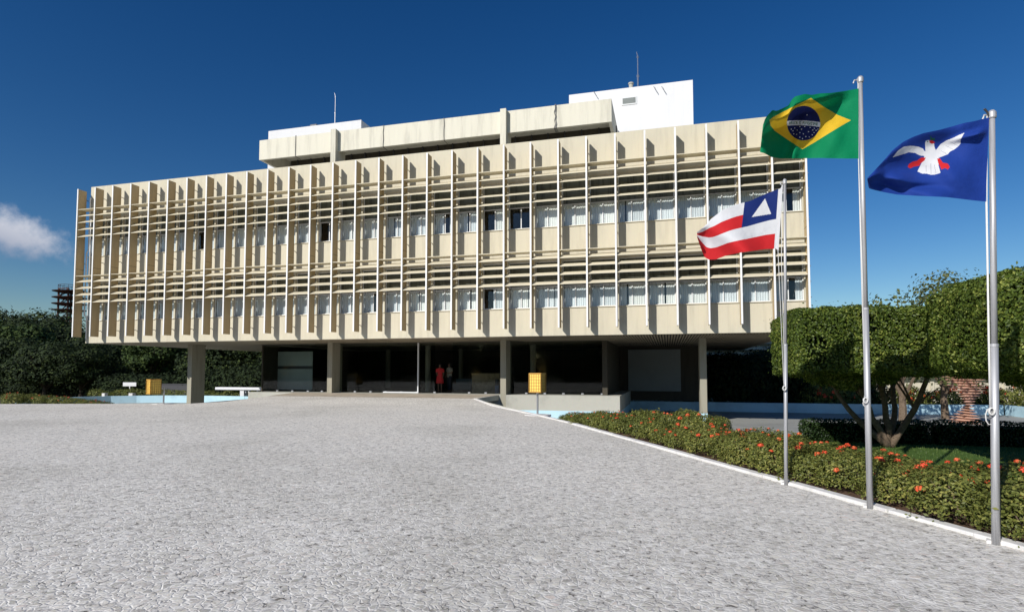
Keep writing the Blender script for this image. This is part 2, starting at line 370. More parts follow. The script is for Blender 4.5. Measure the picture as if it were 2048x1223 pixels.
# pool basin
pf = MB(); pf.box(-45, 20, 12.0, 37.5, -2.44, FLOOR)
struct(pf.build('pool_floor', M['poolfloor']))
def pool_wall(pts, name, label, th=.25, top=-1.84, cap=True):
    b = MB()
    for (x0, y0), (x1, y1) in zip(pts[:-1], pts[1:]):
        d = Vector((x1-x0, y1-y0, 0)).normalized(); n = Vector((-d.y, d.x, 0)) * th
        b.prism([(x0,y0),(x1,y1),(x1+n.x,y1+n.y),(x0+n.x,y0+n.y)], -2.43, top)
    return tag(b.build(name, M['poolblue']), label, 'wall')
pool_wall([(17.6,37.6),(11.0,36.6),(2.0,36.5),(-30,36.4)][::-1], 'pool_wall', 'long pale blue pool edge wall running behind the pillars')
pool_wall([(-30.02,36.4),(-32.5,36.5),(-35,36.4),(-37,36.0),(-38.6,35.2),(-39.8,34.1),(-40.5,32.7),(-40.7,31),(-40.3,29.4),(-39.2,27.8),(-37.5,26.3),(-35,24.6),(-32,22.8),(-29,21.5)][::-1], 'pool_wall', 'curved pale blue pool edge wall at left beyond the plaza')
pool_wall([(17.5,18.0),(17.9,37.58)], 'pool_wall', 'short pale blue side wall of the pool at far right', th=.25)
lw = MB(); lw.add([(*kp(-9, .9), LAWN+.003), (40,-6,LAWN), (40,14.9,LAWN), (3.0,14.9,LAWN), (*kp(8.6,.9), LAWN)], [(0,1,2,3,4)])
lw.prism([(2.85,14.9),(40,14.9),(40,15.1),(2.85,15.1)], -2.43, LAWN-.02, 1)
struct(lw.build('lawn', [M['lawn'], M['podium']]))
sb = MB(); BEDW = 1.35; t = -9.0
while t < 12.9:
    t2 = min(t + .25, 12.95); n = 5; row = []
    wd = lambda tt: BEDW if tt < 8.2 else BEDW - (tt - 8.2) * .12
    for a, b in ((t, t2),):
        for k in range(n):
            o0, o1 = .10 + (wd(a) * k / n), .10 + (wd(a) * (k+1) / n); p0, p1 = .10 + (wd(b)*k/n), .10 + (wd(b)*(k+1)/n)
            hh = lambda tt, oo: PLAZA - .005 + .03 * math.sin(tt * 3.1 + oo * 7) * math.sin(tt * 1.3)
            sb.add([(*kp(a, o0), hh(a,o0)), (*kp(a, o1), hh(a,o1)), (*kp(b, p1), hh(b,p1)), (*kp(b, p0), hh(b,p0))], [(0,1,2,3)])
    sb.add([(*kp(t, .10+wd(t)), hh(t,.1+wd(t))), (*kp(t, .12+wd(t)), -2.4), (*kp(t2, .12+wd(t2)), -2.4), (*kp(t2, .10+wd(t2)), hh(t2,.1+wd(t2)))], [(0,1,2,3)])
    t = t2
struct(sb.build('flower_bed_soil', M['soil'], smooth=True))
cp_ = MB()
for a, b in ((-28.6, 19.2),): pass

# ------------------------------------------------------------------ the office building
B = thing('office_building', 'long cream modernist office block raised on pillars with sunshade fins and louvers', 'building', (WX0, YW, FLOOR))
def bp_(mb, name, mats, parent=None, **kw):
    """build in world space, keep it there under a parent that is not at the origin"""
    o = mb.build(name, mats, None, **kw); o.parent = parent or B; o.matrix_parent_inverse = Matrix.Translation(-Vector((parent or B).location if (parent or B).parent is None else (0,0,0)))
    return o
def sub(mb, name, mats, parent, **kw):
    o = mb.build(name, mats, None, **kw); o.parent = parent; return o      # part and sub-part share one frame
WT1, WB1, WT2, WB2 = 8.70, 6.52, 4.98, 2.85
wl = MB(); rc = .14
wl.box(WX0, WX1, YW, YW + .3, WT1, WZ1); wl.box(WX0, WX1, YW, YW + .3, WT2, WB1); wl.box(WX0, WX1, YW, YW + .3, WZ0, WB2)
wl.box(WX0, WX0 + .3, YW + .302, YB, WZ0, WZ1); wl.box(WX1 - .3, WX1, YW + .302, YB, WZ0, WZ1); wl.box(WX0 + .302, WX1 - .302, YB - .3, YB, WZ0, WZ1)
for i in range(NF):                              # piers between the windows
    x = X0 + i * S
    a, b = max(WX0, x - .045), min(WX1, x + .045)
    if b > a + .01:
        for z0, z1 in ((WB1, WT1), (WB2, WT2)): wl.box(a, b, YW + .01, YW + .3, z0 + .001, z1 - .001)
bp_(wl, 'wall', M['cream'])
rf = MB(); rf.box(WX0 + .31, WX1 - .31, YW + .31, YB - .31, WZ1 - .6, WZ1 - .25); bp_(rf, 'roof', M['podium'])
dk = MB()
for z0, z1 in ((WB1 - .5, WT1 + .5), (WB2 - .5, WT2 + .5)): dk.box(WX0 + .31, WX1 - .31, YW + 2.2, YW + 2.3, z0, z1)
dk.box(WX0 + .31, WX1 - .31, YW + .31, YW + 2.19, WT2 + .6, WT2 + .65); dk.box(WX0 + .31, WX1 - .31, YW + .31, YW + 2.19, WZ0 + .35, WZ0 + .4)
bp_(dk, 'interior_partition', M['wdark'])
# soffit with a ribbed grille to the right and dark slots to the left
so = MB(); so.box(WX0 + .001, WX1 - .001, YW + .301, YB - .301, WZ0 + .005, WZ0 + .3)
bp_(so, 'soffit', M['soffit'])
gb = MB(); gb.box(-7.3, WX1 - .34, YW + .31, YW + 12.1, WZ0 - .006, WZ0 + .004); bp_(gb, 'grille_gap_shade', M['slot'])  # dark sheet added to put shade into the gaps between ribs
gr = MB(); x = -7.2
while x < WX1 - .35:
    gr.box(x, x + .06, YW + .32, YW + 12, WZ0 - .05, WZ0 - .0065); x += .125
bp_(gr, 'soffit_grille', M['soffit'])
rnd = random.Random(2)
sl = MB()
for k, x in enumerate((-18.6, -16.9, -15.6, -14.1, -12.3, -10.9, -9.6, -21.4, -20.0)):
    y0 = YW + 1.0; sl.box(x, x + .07, y0, y0 + 1.5, WZ0 - .004, WZ0 + .002)
bp_(sl, 'soffit_slot', M['slot'])
# pillars, each carried up past the roof
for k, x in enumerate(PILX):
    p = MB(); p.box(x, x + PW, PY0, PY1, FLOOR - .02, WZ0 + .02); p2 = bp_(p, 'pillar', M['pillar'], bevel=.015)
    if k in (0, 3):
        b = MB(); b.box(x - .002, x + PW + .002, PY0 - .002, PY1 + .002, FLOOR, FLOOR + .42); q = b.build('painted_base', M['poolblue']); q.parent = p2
    else:
        pass
    if k in (1, 2):
        u = MB(); u.box(x - .02, x + PW - .02, PY0, PY1, WZ1 - .4, 13.72); bp_(u, 'roof_pillar', M['cream2'])
# fins with white front edge and brackets
def fin_at(i):
    x = X0 + i * S; b = MB(); t_ = .028
    b.box(x - t_, x + t_, YF + .012, YF + FD, FZ0, FZ1); b.box(x - t_ - .002, x + t_ + .002, YF + .05, YF + FD + .002, 5.72, 5.735, 1)
    f = bp_(b, 'fin', [M['fin'], M['slot']])
    e = MB(); e.box(x - .036, x + .036, YF - .012, YF + .0118, FZ0 - .01, FZ1 + .01); q = e.build('fin_edge', M['edge']); q.parent = f
    for z in (9.75, 8.35, 6.1, 5.4, 4.55, 2.25):
        q = link('bracket', BRK); q.parent = f; q.location = (x, 0, z)
_b = MB(); _b.box(-.012, .012, YF + FD - .02, YW + .02, -.018, .018); BRK = _b.mesh('bracket', M['metal'])
for i in range(NF): fin_at(i)
# louver racks: one level shelf over four tilted blades
UZ = (9.08, 8.69, 8.33, 7.92, 7.52); LZ = (5.30, 4.95, 4.58, 4.21, 3.80)
lv_me = []
for Z in (UZ, LZ):
    b = MB(); hw = S / 2 - .037
    for k, z in enumerate(Z):
        zz = z - Z[0]
        if k == 0: b.box(-hw, hw, YF + .02, YF + FD - .01, zz, zz + .028)
        else:
            y0, y1, dz = YF + .02, YF + .30, .145
            b.add([(-hw,y0,zz),(hw,y0,zz),(hw,y1,zz+dz),(-hw,y1,zz+dz),(-hw,y0+.012,zz+.022-.0),(hw,y0+.012,zz+.022),(hw,y1-.0,zz+dz+.024),(-hw,y1,zz+dz+.024)],
                  [(0,3,2,1),(4,5,6,7),(0,1,5,4),(1,2,6,5),(2,3,7,6),(3,0,4,7)])
    lv_me.append(b.mesh('louver_rack', M['louver']))
for Z, me in zip((UZ, LZ), lv_me):
    for i in range(NF - 1):
        o = link('louver_rack', me, B, (X0 + (i + .5) * S - WX0, -YW, Z[0] - FLOOR))
        rr = random.Random(i * 7 + int(Z[0])); o.location.z += rr.uniform(-.006, .006); o.rotation_euler.y = rr.uniform(-.004, .004)
# windows: frame, glass, curtain
def curtain_mesh(x0, x1, z0, z1, seed):
    rr = random.Random(seed); n = max(4, int((x1 - x0) / .018)); V = []; F = []; ph = rr.uniform(0, 6)
    for k in range(n + 1):
        x = x0 + (x1 - x0) * k / n; y = .014 * math.sin(ph + k * 1.15) + .006 * math.sin(k * .37 + ph)
        V += [(x, y, z0), (x, y * .6, z1)]
    for k in range(n): F.append((2*k, 2*k+2, 2*k+3, 2*k+1))
    return V, F
dark_bays = {('u', 20): 'open', ('u', 12): 'open', ('u', 19): 'half', ('u', 17): 'gap', ('l', 19): 'halfr', ('l', 14): 'gap', ('l', 13): 'gap', ('u', 29): 'gap', ('l', 29): 'gap', ('u', 10): 'gap', ('l', 7): 'gap', ('u', 6): 'half', ('u', 4): 'gap'}
fr_me = {}; TR = {}
M['painted_shade'] = paint('olive louver shade paint', (.13,.135,.10), .3, streak=True, scale=2, rough=.35)  # dark olive sheet painting in the louvers' shade over the upper glass
for lev, (zb, zt) in (('u', (WB1, WT1)), ('l', (WB2, WT2))):
    H = zt - zb; hw = S / 2 - .05
    f = MB(); d0, d1 = .10, .15
    f.box(-hw, -hw+.045, d0, d1, .0, H); f.box(hw-.045, hw, d0, d1, .0, H); f.box(-hw+.046, hw-.046, d0, d1, 0, .05); f.box(-hw+.046, hw-.046, d0, d1, H-.05, H)
    f.box(-.02, .02, d0+.005, d1, .051, H-.051); f.box(-hw+.046, -.021, d0+.005, d1, H*.46-.02, H*.46+.02); f.box(.021, hw-.046, d0+.005, d1, H*.46-.02, H*.46+.02)
    f.box(-hw+.04, -hw+.075, d0-.05, d0-.002, .02, .30)          # stay arm
    s_ = MB(); s_.box(-hw-.03, hw+.03, -.045, .098, -.03, -.002)
    gl = MB(); gl.box(-hw+.046, hw-.046, d0+.022, d0+.028, .051, H-.051)
    tm = MB(); tm.box(-hw+.0465, hw-.0465, d0+.0005, d0+.0042, H*.46+.021, H-.0515); TR[lev] = tm.mesh('painted_shade', M['painted_shade'])
    fr_me[lev] = (f.mesh('window_frame', M['wframe']), s_.mesh('window_sill', M['cream']), gl.mesh('pane', M['glass']))
    for i in range(NF - 1):
        if X0 + i * S < WX0 - .2: xo = 0
        wnd = link('window', fr_me[lev][0], B, (X0 + (i + .5) * S - WX0, 0, zb - FLOOR))
        link('window_sill', fr_me[lev][1], wnd); link('pane', fr_me[lev][2], wnd); link('painted_shade', TR[lev], wnd)
        st = dark_bays.get((lev, i), 'full'); rr = random.Random(i * 13 + ord(lev)); V = []; F = []
        spans = {'full': [(-hw+.05, hw-.05)], 'gap': [(-hw+.05, rr.uniform(-.1, .1)), (rr.uniform(.2, .3), hw-.05)], 'half': [(.0, hw-.05)], 'halfr': [(-.1, hw-.05)], 'open': [(hw-.16, hw-.05)]}[st]
        if st == 'full' and rr.random() < .35: a = rr.uniform(-.3, .35); spans = [(-hw+.05, a), (a + rr.uniform(.03, .08), hw-.05)]
        for k, (a, b) in enumerate(spans):
            v, ff = curtain_mesh(a, b, .06, H - .06, i * 3 + k); o = len(V); V += [(x, y + .165, z) for x, y, z in v]; F += [tuple(q + o for q in r) for r in ff]
        cm = MB(); cm.add(V, F); link('curtain', cm.mesh('curtain', M['curtain'] if rr.random() < .6 else M['blind']), wnd)
# drain pipes at the left end
dp = MB()
dp.tube([(WX0+.10, YW-.10, 9.9), (WX0+.10, YW-.10, 6.9), (WX0+.02, YW-.14, 6.7), (WX0+.02, YW-.14, 3.2), (WX0+.10, YW-.05, 3.0), (WX0+.10, YW-.05, 1.8)], .035, 8)
dp.tube([(WX0+.22, YW-.10, 8.0), (WX0+.22, YW-.10, 3.4)], .025, 8)
bp_(dp, 'drain_pipe', M['white'])
dp2 = MB(); dp2.tube([(XR + .10, YW + .1, 9.6), (XR + .10, YW + .1, 4.2)], .02, 6)
for k in range(12): dp2.box(XR + .036, XR + .09, YF + .05, YF + .09, 2.9 + k * .62, 2.93 + k * .62)
bp_(dp2, 'fixing', M['metal'])
# roof storey: long overhanging concrete band over a dark clerestory
RB0, RB1, RY = 12.52, 13.70, 29.0
xl, xr = -23.3, -2.55
rb = MB(); rb.box(xl, xr, RY, RY + .16, RB0, RB1); rb.box(xl, xl + .16, RY + .161, 36, RB0, RB1); rb.box(xr - .16, xr, RY + .161, 36, RB0, RB1)
rb.box(xl + .161, xr - .161, RY + .161, 36, RB1 - .35, RB1 - .15)
bp_(rb, 'roof_band', M['cream2'])
cl = MB(); cl.box(xl + .3, xr - .3, 31.6, 31.8, WZ1 - .3, RB1 - .36); bp_(cl, 'clerestory', M['dkwall'])
cm = MB()
for k in range(22): x = xl + .8 + k * .95; cm.box(x, x + .06, 31.5, 31.59, WZ1 - .3, RB1 - .36)
bp_(cm, 'clerestory_mullion', M['dkmetal'])
jt = MB()
for px_, wob in ((592, 0), (767, .05), (888, .03), (1110, .10)):
    P = atY(px_, 250, RY - .02); r1 = random.Random(px_)
    for q in range(1 if px_ < 1000 else 3):
        pts = [(P.x + q * .03 + r1.uniform(-wob, wob) * .5, RY - .025 - q * .01, RB1 + .03 - k * (RB1 - RB0 + .06) / 6) for k in range(7)]
        jt.tube([(P.x, RY + .4, RB1 + .02)] + pts + [(pts[-1][0], RY + .5, RB0 - .04)], .014, 5)
bp_(jt, 'roof_cable', M['dkmetal'])
# white machine rooms on the roof
T0 = atY(1138, 187, 33); T1 = atY(1385.5, 163, 33)
tw = MB(); tz = (T0.z + T1.z) / 2
tw.box(T0.x, T1.x, 33, 39, WZ1 - .3, tz); wv = bp_(tw, 'machine_room', M['white'])
wA = atY(1243, 196, 33); wBt = atY(1273.5, 208, 33)
q = MB(); q.box(wA.x, wBt.x, 32.965, 32.995, wBt.z, wA.z); wq = q.build('vent_window', M['wframe']); wq.parent = wv
q = MB(); q.box(wA.x + .06, wBt.x - .06, 32.955, 32.963, wBt.z + .07, wA.z - .06)
q = q.build('pane', M['panel']); q.parent = wq
# stains and hooks on its face
hk = MB()
for px_ in (1187, 1307, 1323):
    a = atY(px_, 178 if px_ < 1200 else 168, 32.9); hk.bar((a.x, 32.99, a.z - .1), (a.x + .12, 32.7, a.z - .42), .03, .03)
q = hk.build('roof_hook', M['metal']); q.parent = wv
T2 = atY(537, 263, 33); T3 = atY(722.5, 239, 33)
lb = MB(); lb.box(T2.x, T3.x, 33, 38, WZ1 - .3, (T2.z + T3.z) / 2); lbo = bp_(lb, 'machine_room', M['white'])
def antenna(px_, ytop, ybot, Y, r=.045):
    b = MB(); a = atY(px_, ytop, Y); c = atY(px_ + (1 if ytop > 150 else 3), ybot, Y); zb = c.z - .6; h = a.z - zb
    b.tube([(c.x, Y, zb), (c.x, Y, zb + h*.45), (c.x, Y, zb + h*.45), (c.x, Y, zb + h*.9), (a.x, Y, a.z)], [r, r, r*.65, r*.65, r*.35], 7)
    b.lathe((c.x, Y, zb + h*.45), [(r*1.5, -.04), (r*1.5, .04)], 7); b.lathe((c.x, Y, zb + h*.88), [(r*1.2, -.03), (r*1.2, .03)], 7)
    return b
tag(antenna(669, 186, 243, 34.5, .035).build('antenna_mast', M['metal']), 'thin mast on the low white roof room at left', 'antenna')
tag(antenna(1273, 104, 172, 35, .055).build('antenna_mast', M['metal']), 'taller mast on the high white roof room', 'antenna')
v = MB(); a = atY(1262, 172, 34); v.lathe((a.x, 34, a.z - .35), [(.12,0),(.12,.45),(.16,.45),(.16,.52),(.05,.56)], 10)
tag(v.build('vent_pipe', M['podium']), 'short round vent pipe beside the mast on the high white roof room', 'vent pipe')
v = MB(); a = atY(627, 250, 34); v.box(a.x - .25, a.x + .22, 34, 34.4, a.z - .4, a.z + .05); v.tube([(a.x-.2,34.1,a.z),(a.x+.45,34.1,a.z-.1)], .06, 6)
tag(v.build('floodlight', M['dkmetal']), 'small dark lamp box on top of the low white roof room', 'lamp')

# ---- ground floor: podium, lobby
pd = MB(); PX0, PX1 = atY(496, 785, PY0).x, atY(1240, 789, PY0).x
pd.box(PX0, PX1, PY0 + .003, 41, FLOOR - .01, POD)
podo = bp_(pd, 'podium', M['podium'], bevel=.02)
pb = MB(); pb.box(PX0 - .003, PX1 + .003, PY0, 41.003, FLOOR, FLOOR + .42); q = pb.build('painted_base', M['poolblue']); q.parent = podo
GX0, GX1, GY = atY(527, 740, PY1).x, atY(1206, 740, PY1).x, PY1 - .25
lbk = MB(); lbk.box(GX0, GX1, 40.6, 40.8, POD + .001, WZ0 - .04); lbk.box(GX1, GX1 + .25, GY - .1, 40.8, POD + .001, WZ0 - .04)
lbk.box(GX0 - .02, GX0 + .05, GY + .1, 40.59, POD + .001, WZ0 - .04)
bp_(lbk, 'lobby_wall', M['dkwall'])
lf = MB(); lf.box(GX0 + .06, GX1 - .01, GY + .2, 40.58, POD + .002, POD + .012); bp_(lf, 'lobby_floor', mat('dark polished floor', (.20, .18, .16), .25))
# glass panes with patch fittings at the foot
xs = [atY(p, 740, GY).x for p in (527, 556, 586, 617, 645, 680, 711, 742, 772, 803, 834, 870, 905, 939, 972, 1010, 1053, 1090, 1127, 1165, 1204)]
for a, b, k in zip(xs[:-1], xs[1:], range(99)):
    if k == 11: continue                         # the open doorway
    gm = MB(); gm.box(a + .006, b - .006, GY, GY + .012, POD + .03, WZ0 - .05); gp = bp_(gm, 'glass_pane', M['lglass'])
    ft = MB(); ft.box(b - .07, b + .05, GY - .03, GY + .04, POD + .02, POD + .09); q = ft.build('patch_fitting', M['metal']); q.parent = gp
hd = MB(); hd.box(GX0, GX1, GY - .03, GY + .06, WZ0 - .055, WZ0 - .036); bp_(hd, 'glazing_rail', M['dkmetal'])
dr = MB(); xd = atY(836, 740, GY - .1).x; xd0 = atY(768, 740, GY).x
dr.box(xd - .03, xd + .03, GY - .12, GY - .04, POD + .01, WZ0 - .04); dr.box(xd0, xd - .031, GY - .1, GY - .05, POD + .015, POD + .075)
bp_(dr, 'door_frame', M['wframe'])
for k, (px_, Yy) in enumerate(((856, 33), (922, 38), (776, 37.5), (1066, 33))):
    c = MB(); a = atY(px_, 740, Yy); c.lathe((a.x, Yy, POD + .013), [(.17, 0), (.17, WZ0 - POD - .05)], 16)
    bp_(c, 'lobby_column', M['pillar'], smooth=False)
# recessed wall with the pale panel
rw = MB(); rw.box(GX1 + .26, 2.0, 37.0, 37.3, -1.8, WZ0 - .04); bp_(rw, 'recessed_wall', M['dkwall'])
pa = MB(); a = atY(1256, 699, 36.9); b = atY(1362, 782, 36.9); pa.box(a.x, b.x, 36.88, 36.95, b.z, a.z); bp_(pa, 'wall_panel', M['panel'])
# lobby contents: partition panel, desk, bench
ps = MB(); a = atY(548, 703, 31.0); b = atY(624, 779, 31.0)
ps.box(a.x, b.x, 31.0, 31.05, b.z, a.z); ps.box((a.x+b.x)/2 - .35, (a.x+b.x)/2 - .33, 30.985, 30.998, b.z, a.z); ps.box(a.x, b.x, 30.98, 30.998, (a.z+b.z)/2 + .1, (a.z+b.z)/2 + .28, 1)
ps.box(a.x + .1, a.x + .2, 31.0, 31.4, POD + .013, b.z - .001); ps.box(b.x - .2, b.x - .1, 31.0, 31.4, POD + .013, b.z - .001)
tag(ps.build('display_panel', [mat('teal grey panel', (.42, .48, .47), .6), M['dkmetal']]), 'grey-green display panel standing behind the glass at the left of the lobby', 'panel')
a = atY(944, 746, 31.5); b = atY(999, 784, 31.5)
dk_ = MB(); dk_.box(a.x, b.x, 31.5, 32.1, POD + .013, a.z - .05); dk_.box(a.x - .04, b.x + .04, 31.45, 32.15, a.z - .049, a.z)
M['wood'] = paint('desk wood', (.36, .27, .16), .2, streak=False, scale=3)
dsk = thing('reception_desk', 'wooden reception desk behind the lobby glass left of the third pillar', 'desk', (a.x, 31.5, POD))
o = dk_.build('desk_body', M['wood']); o.parent = dsk; o.matrix_parent_inverse = Matrix.Translation(-dsk.location)
a = atY(905, 757, 33); b = atY(941, 784, 33)
bn = MB(); bn.box(a.x, b.x, 33, 33.6, POD + .08, a.z - .3); bn.box(a.x, b.x, 33.601, 33.75, POD + .08, a.z)
for xx in (a.x + .05, b.x - .1): bn.box(xx, xx + .05, 33.05, 33.5, POD + .013, POD + .079)
tag(bn.build('armchair', mat('blue grey upholstery', (.10, .14, .17), .9)), 'blue-grey upholstered seat in the lobby beside the desk', 'seat')
# blue waste bin at the pillar corner
a = atY(994, 780, 30.2)
bb = MB(); bb.lathe((a.x, 30.2, POD + .013), [(.11,0),(.13,.4),(.13,.42)], 12, 0); bb.lathe((a.x, 30.2, POD + .434), [(.12,0),(.12,.12),(.10,.32),(.03,.34)], 12, 1)
tag(bb.build('litter_bin', [mat('blue plastic', (.03, .08, .20), .5), mat('black plastic', (.02,.02,.022), .5)]), 'small blue and black bin behind the lobby glass left of the third pillar', 'bin')

# ------------------------------------------------------------------ people in the doorway
def person(loc, label, h, skin, cloth, legs, hair, pose, dress=True, rz=0):
    t_ = thing('person', label, 'person', loc, rz)
    k = h / 1.7
    J = {'pel': (0,0,.93), 'waist': (0,0,1.08), 'chest': (0,0,1.27), 'neck': (0,0,1.44), 'nk2': (0,-.01,1.49), 'head': (0,-.02,1.585), 'top': (0,-.01,1.665),
         'shL': (.16,0,1.39), 'shR': (-.16,0,1.39), 'elL': (.22,.02,1.12), 'elR': (-.22,.02,1.12), 'haL': (.20,-.10,.90), 'haR': (-.20,-.10,.90), 'fiL': (.19,-.13,.82), 'fiR': (-.19,-.13,.82),
         'hpL': (.085,0,.88), 'hpR': (-.085,0,.88), 'knL': (.09,-.02,.49), 'knR': (-.09,.01,.49), 'anL': (.09,.02,.08), 'anR': (-.09,.04,.08), 'toL': (.10,-.13,.03), 'toR': (-.10,-.11,.03)}
    J.update(pose)
    Rr = {'pel': .125, 'waist': .105, 'chest': .125, 'neck': .055, 'nk2': .048, 'head': .088, 'top': .06, 'shL': .055, 'shR': .055, 'elL': .038, 'elR': .038, 'haL': .026, 'haR': .026, 'fiL': .022, 'fiR': .022,
          'hpL': .085, 'hpR': .085, 'knL': .055, 'knR': .055, 'anL': .036, 'anR': .036, 'toL': .032, 'toR': .032}
    names = list(J); E = [('pel','waist'),('waist','chest'),('chest','neck'),('neck','nk2'),('nk2','head'),('head','top'),('chest','shL'),('chest','shR'),('shL','elL'),('elL','haL'),('haL','fiL'),('shR','elR'),('elR','haR'),('haR','fiR'),
         ('pel','hpL'),('hpL','knL'),('knL','anL'),('anL','toL'),('pel','hpR'),('hpR','knR'),('knR','anR'),('anR','toR')]
    me = bpy.data.meshes.new('body'); me.from_pydata([tuple(c*k for c in J[n]) for n in names], [(names.index(a), names.index(b)) for a, b in E], [])
    me.materials.append(skin); o = link('body', me, t_)
    o.modifiers.new('skin', 'SKIN')
    sv = me.skin_vertices[0].data
    for i, n in enumerate(names): sv[i].radius = (Rr[n]*k*(1.25 if n in ('pel','chest','waist') else 1), Rr[n]*k*(.8 if n in ('pel','chest','waist') else 1)); sv[i].use_root = (n == 'pel')
    s_ = o.modifiers.new('sub', 'SUBSURF'); s_.levels = 2; s_.render_levels = 2
    fc = MB(); fc.lathe((0,-.115*k,1.575*k), [(.012*k,-.02*k),(.016*k,-.01*k),(.006*k,.02*k)], 6); 
    for sx in (-.032, .032): fc.lathe((sx*k,-.10*k,1.60*k), [(.009*k,-.006*k),(.009*k,.006*k)], 6, 1)
    fc.box(-.025*k,.025*k,-.105*k,-.095*k,1.535*k,1.543*k,1); q = fc.build('face', [skin, M['dkmetal']], t_)
    c = MB()
    if dress: prof = [(.22,.52),(.20,.75),(.17,.93),(.135,1.08),(.165,1.28),(.17,1.36),(.10,1.43),(.06,1.45)]
    else: prof = [(.17,.86),(.165,.95),(.16,1.08),(.18,1.28),(.175,1.38),(.10,1.44),(.06,1.46)]
    n = 20; V = []; F = []
    for r, z in prof:
        for j in range(n): a = 2*math.pi*j/n; V.append((r*1.08*math.cos(a)*k, r*.72*math.sin(a)*k, z*k))
    for i in range(len(prof)-1):
        for j in range(n): F.append((i*n+j, i*n+(j+1)%n, (i+1)*n+(j+1)%n, (i+1)*n+j))
    c.add(V, F); c.build('dress' if dress else 'shirt', cloth, t_, smooth=True)
    c = MB()
    for sgn, a, b in ((1,'shL','elL'),(-1,'shR','elR')):
        A, Bb = Vector(J[a])*k, Vector(J[b])*k; c.tube([A, A.lerp(Bb,.5), A.lerp(Bb,.75)], [.075*k,.065*k,.06*k], 10)
    c.build('sleeve', cloth, t_, smooth=True)
    if not dress:
        c = MB()
        for a, b, d in (('hpL','knL','anL'),('hpR','knR','anR')):
            c.tube([Vector(J[a])*k+Vector((0,0,.05)), Vector(J[b])*k, Vector(J[d])*k], [.11*k,.08*k,.06*k], 12)
        c.build('trousers', legs, t_, smooth=True)
    hh = MB(); V = []; F = []; n = 14
    prof = [(.07,-.10),(.10,-.05),(.108,.02),(.10,.07),(.07,.105),(.01,.12)]
    for r, z in prof:
        for j in range(n): a = 2*math.pi*j/n; V.append((r*math.cos(a)*k, (r*math.sin(a)*1.0+.025)*k, (1.60+z)*k))
    for i in range(len(prof)-1):
        for j in range(n): F.append((i*n+j, i*n+(j+1)%n, (i+1)*n+(j+1)%n, (i+1)*n+j))
    hh.add(V, F); hh.build('hair', hair, t_, smooth=True)
    return t_
M['skin'] = mat('brown skin', (.22, .12, .075), .5); M['hair'] = mat('black hair', (.015,.012,.01), .6)
a = atY(880, 740, 31.0)
person((a.x, 31.0, POD + .013), 'person in a red dress standing in the lobby doorway', 1.62, M['skin'], mat('red dress cloth', (.75,.035,.04), .8), None, M['hair'], {'haR': (-.12,-.14,1.0), 'fiR': (-.06,-.18,1.0)}, True, .2)
a = atY(899, 740, 31.7)
person((a.x, 31.7, POD + .013), 'person in a pale patterned top and dark trousers beside the one in red', 1.66, M['skin'], paint('pale patterned cloth', (.42,.40,.33), .5, streak=False, scale=14), mat('dark trousers', (.03,.035,.045), .8), M['hair'], {'haL': (.10,-.18,1.10), 'fiL': (.04,-.22,1.12)}, False, -.5)

# ------------------------------------------------------------------ yellow cage litter baskets
def cage_bin(loc, bx, post_h, label, rz, w_=.42, h_=.60, arm=0):
    t_ = thing('cage_litter_bin', label, 'litter bin', loc, rz, 'yellow cage litter bins on posts')
    ye = paint('yellow enamel', (.95, .66, .15), .12, streak=False, scale=6) if 'yel' not in M else M['yel']; M['yel'] = ye
    p = MB(); p.tube([(0,0,0),(0,0,post_h)], .035, 10); p.lathe((0,0,0), [(.07,0),(.07,.012)], 12)
    if arm: p.bar((0,0,post_h-.05), (arm,0,post_h-.05), .03, .03)
    p.build('post', M['metal'], t_)
    pt = MB(); pt.prism([(.44*math.cos(k*.6283)*(1+.12*math.sin(k*2.1)), .40*math.sin(k*.6283)) for k in range(10)], -.05, .012); pt.build('footing', M['kerb'], t_)
    z0 = post_h - (.04 if not arm else .25); b = MB(); x = arm; e = w_ / 2
    liner = MB(); liner.box(x-e+.02, x+e-.02, -e+.02, e-.02, z0+.02, z0+h_-.02)
    liner.build('liner', paint('warm bin liner', (.80,.50,.12), .2, streak=False, scale=9), t_)
    for s0, s1 in (((x-e,-e),(x+e,-e)),((x+e,-e),(x+e,e)),((x+e,e),(x-e,e)),((x-e,e),(x-e,-e))):
        for k in range(6):
            q = k/5; px_, py_ = s0[0]+(s1[0]-s0[0])*q, s0[1]+(s1[1]-s0[1])*q; b.bar((px_,py_,z0),(px_,py_,z0+h_), .012 if 0<k<5 else .03, .012 if 0<k<5 else .03)
        for k in range(7):
            z = z0 + h_*k/6; b.bar((*s0,z),(*s1,z), .014 if 0<k<6 else .03, .014 if 0<k<6 else .04)
    b.build('cage', M['dkmetal'] if 0 else mat('dark yellow rods', (.56,.30,.05), .5), t_)
    pn = MB(); 
    for k in range(5):
        pn.box(x-e+.008+k*w_/5, x-e-.004+(k+1)*w_/5-.008, -e+.006, -e+.016, z0+.02, z0+h_-.02)
        pn.box(x+e-.016, x+e-.006, -e+.02+k*(w_-.04)/5, -e+.01+(k+1)*(w_-.04)/5, z0+.02, z0+h_-.02)
        pn.box(x-e+.006, x-e+.0155, -e+.02+k*(w_-.04)/5, -e+.01+(k+1)*(w_-.04)/5, z0+.02, z0+h_-.02)
    pn.box(x-e, x+e, -e, e, z0+h_-.018, z0+h_+.003)
    pn.build('side_panel', ye, t_)
    return t_
a = atZ(1075, 829, PLAZA + .008); cage_bin((a.x, a.y, PLAZA + .008), 0, .80, 'yellow cage litter bin on a steel post near the kerb, right of the third pillar', -.18)
a = atZ(327, 807, PLAZA + .005); cage_bin((a.x, a.y, PLAZA + .005), 0, .72, 'yellow-orange litter bin beside a short post at the far left edge of the plaza', 1.2, .42, .60, arm=-.42)

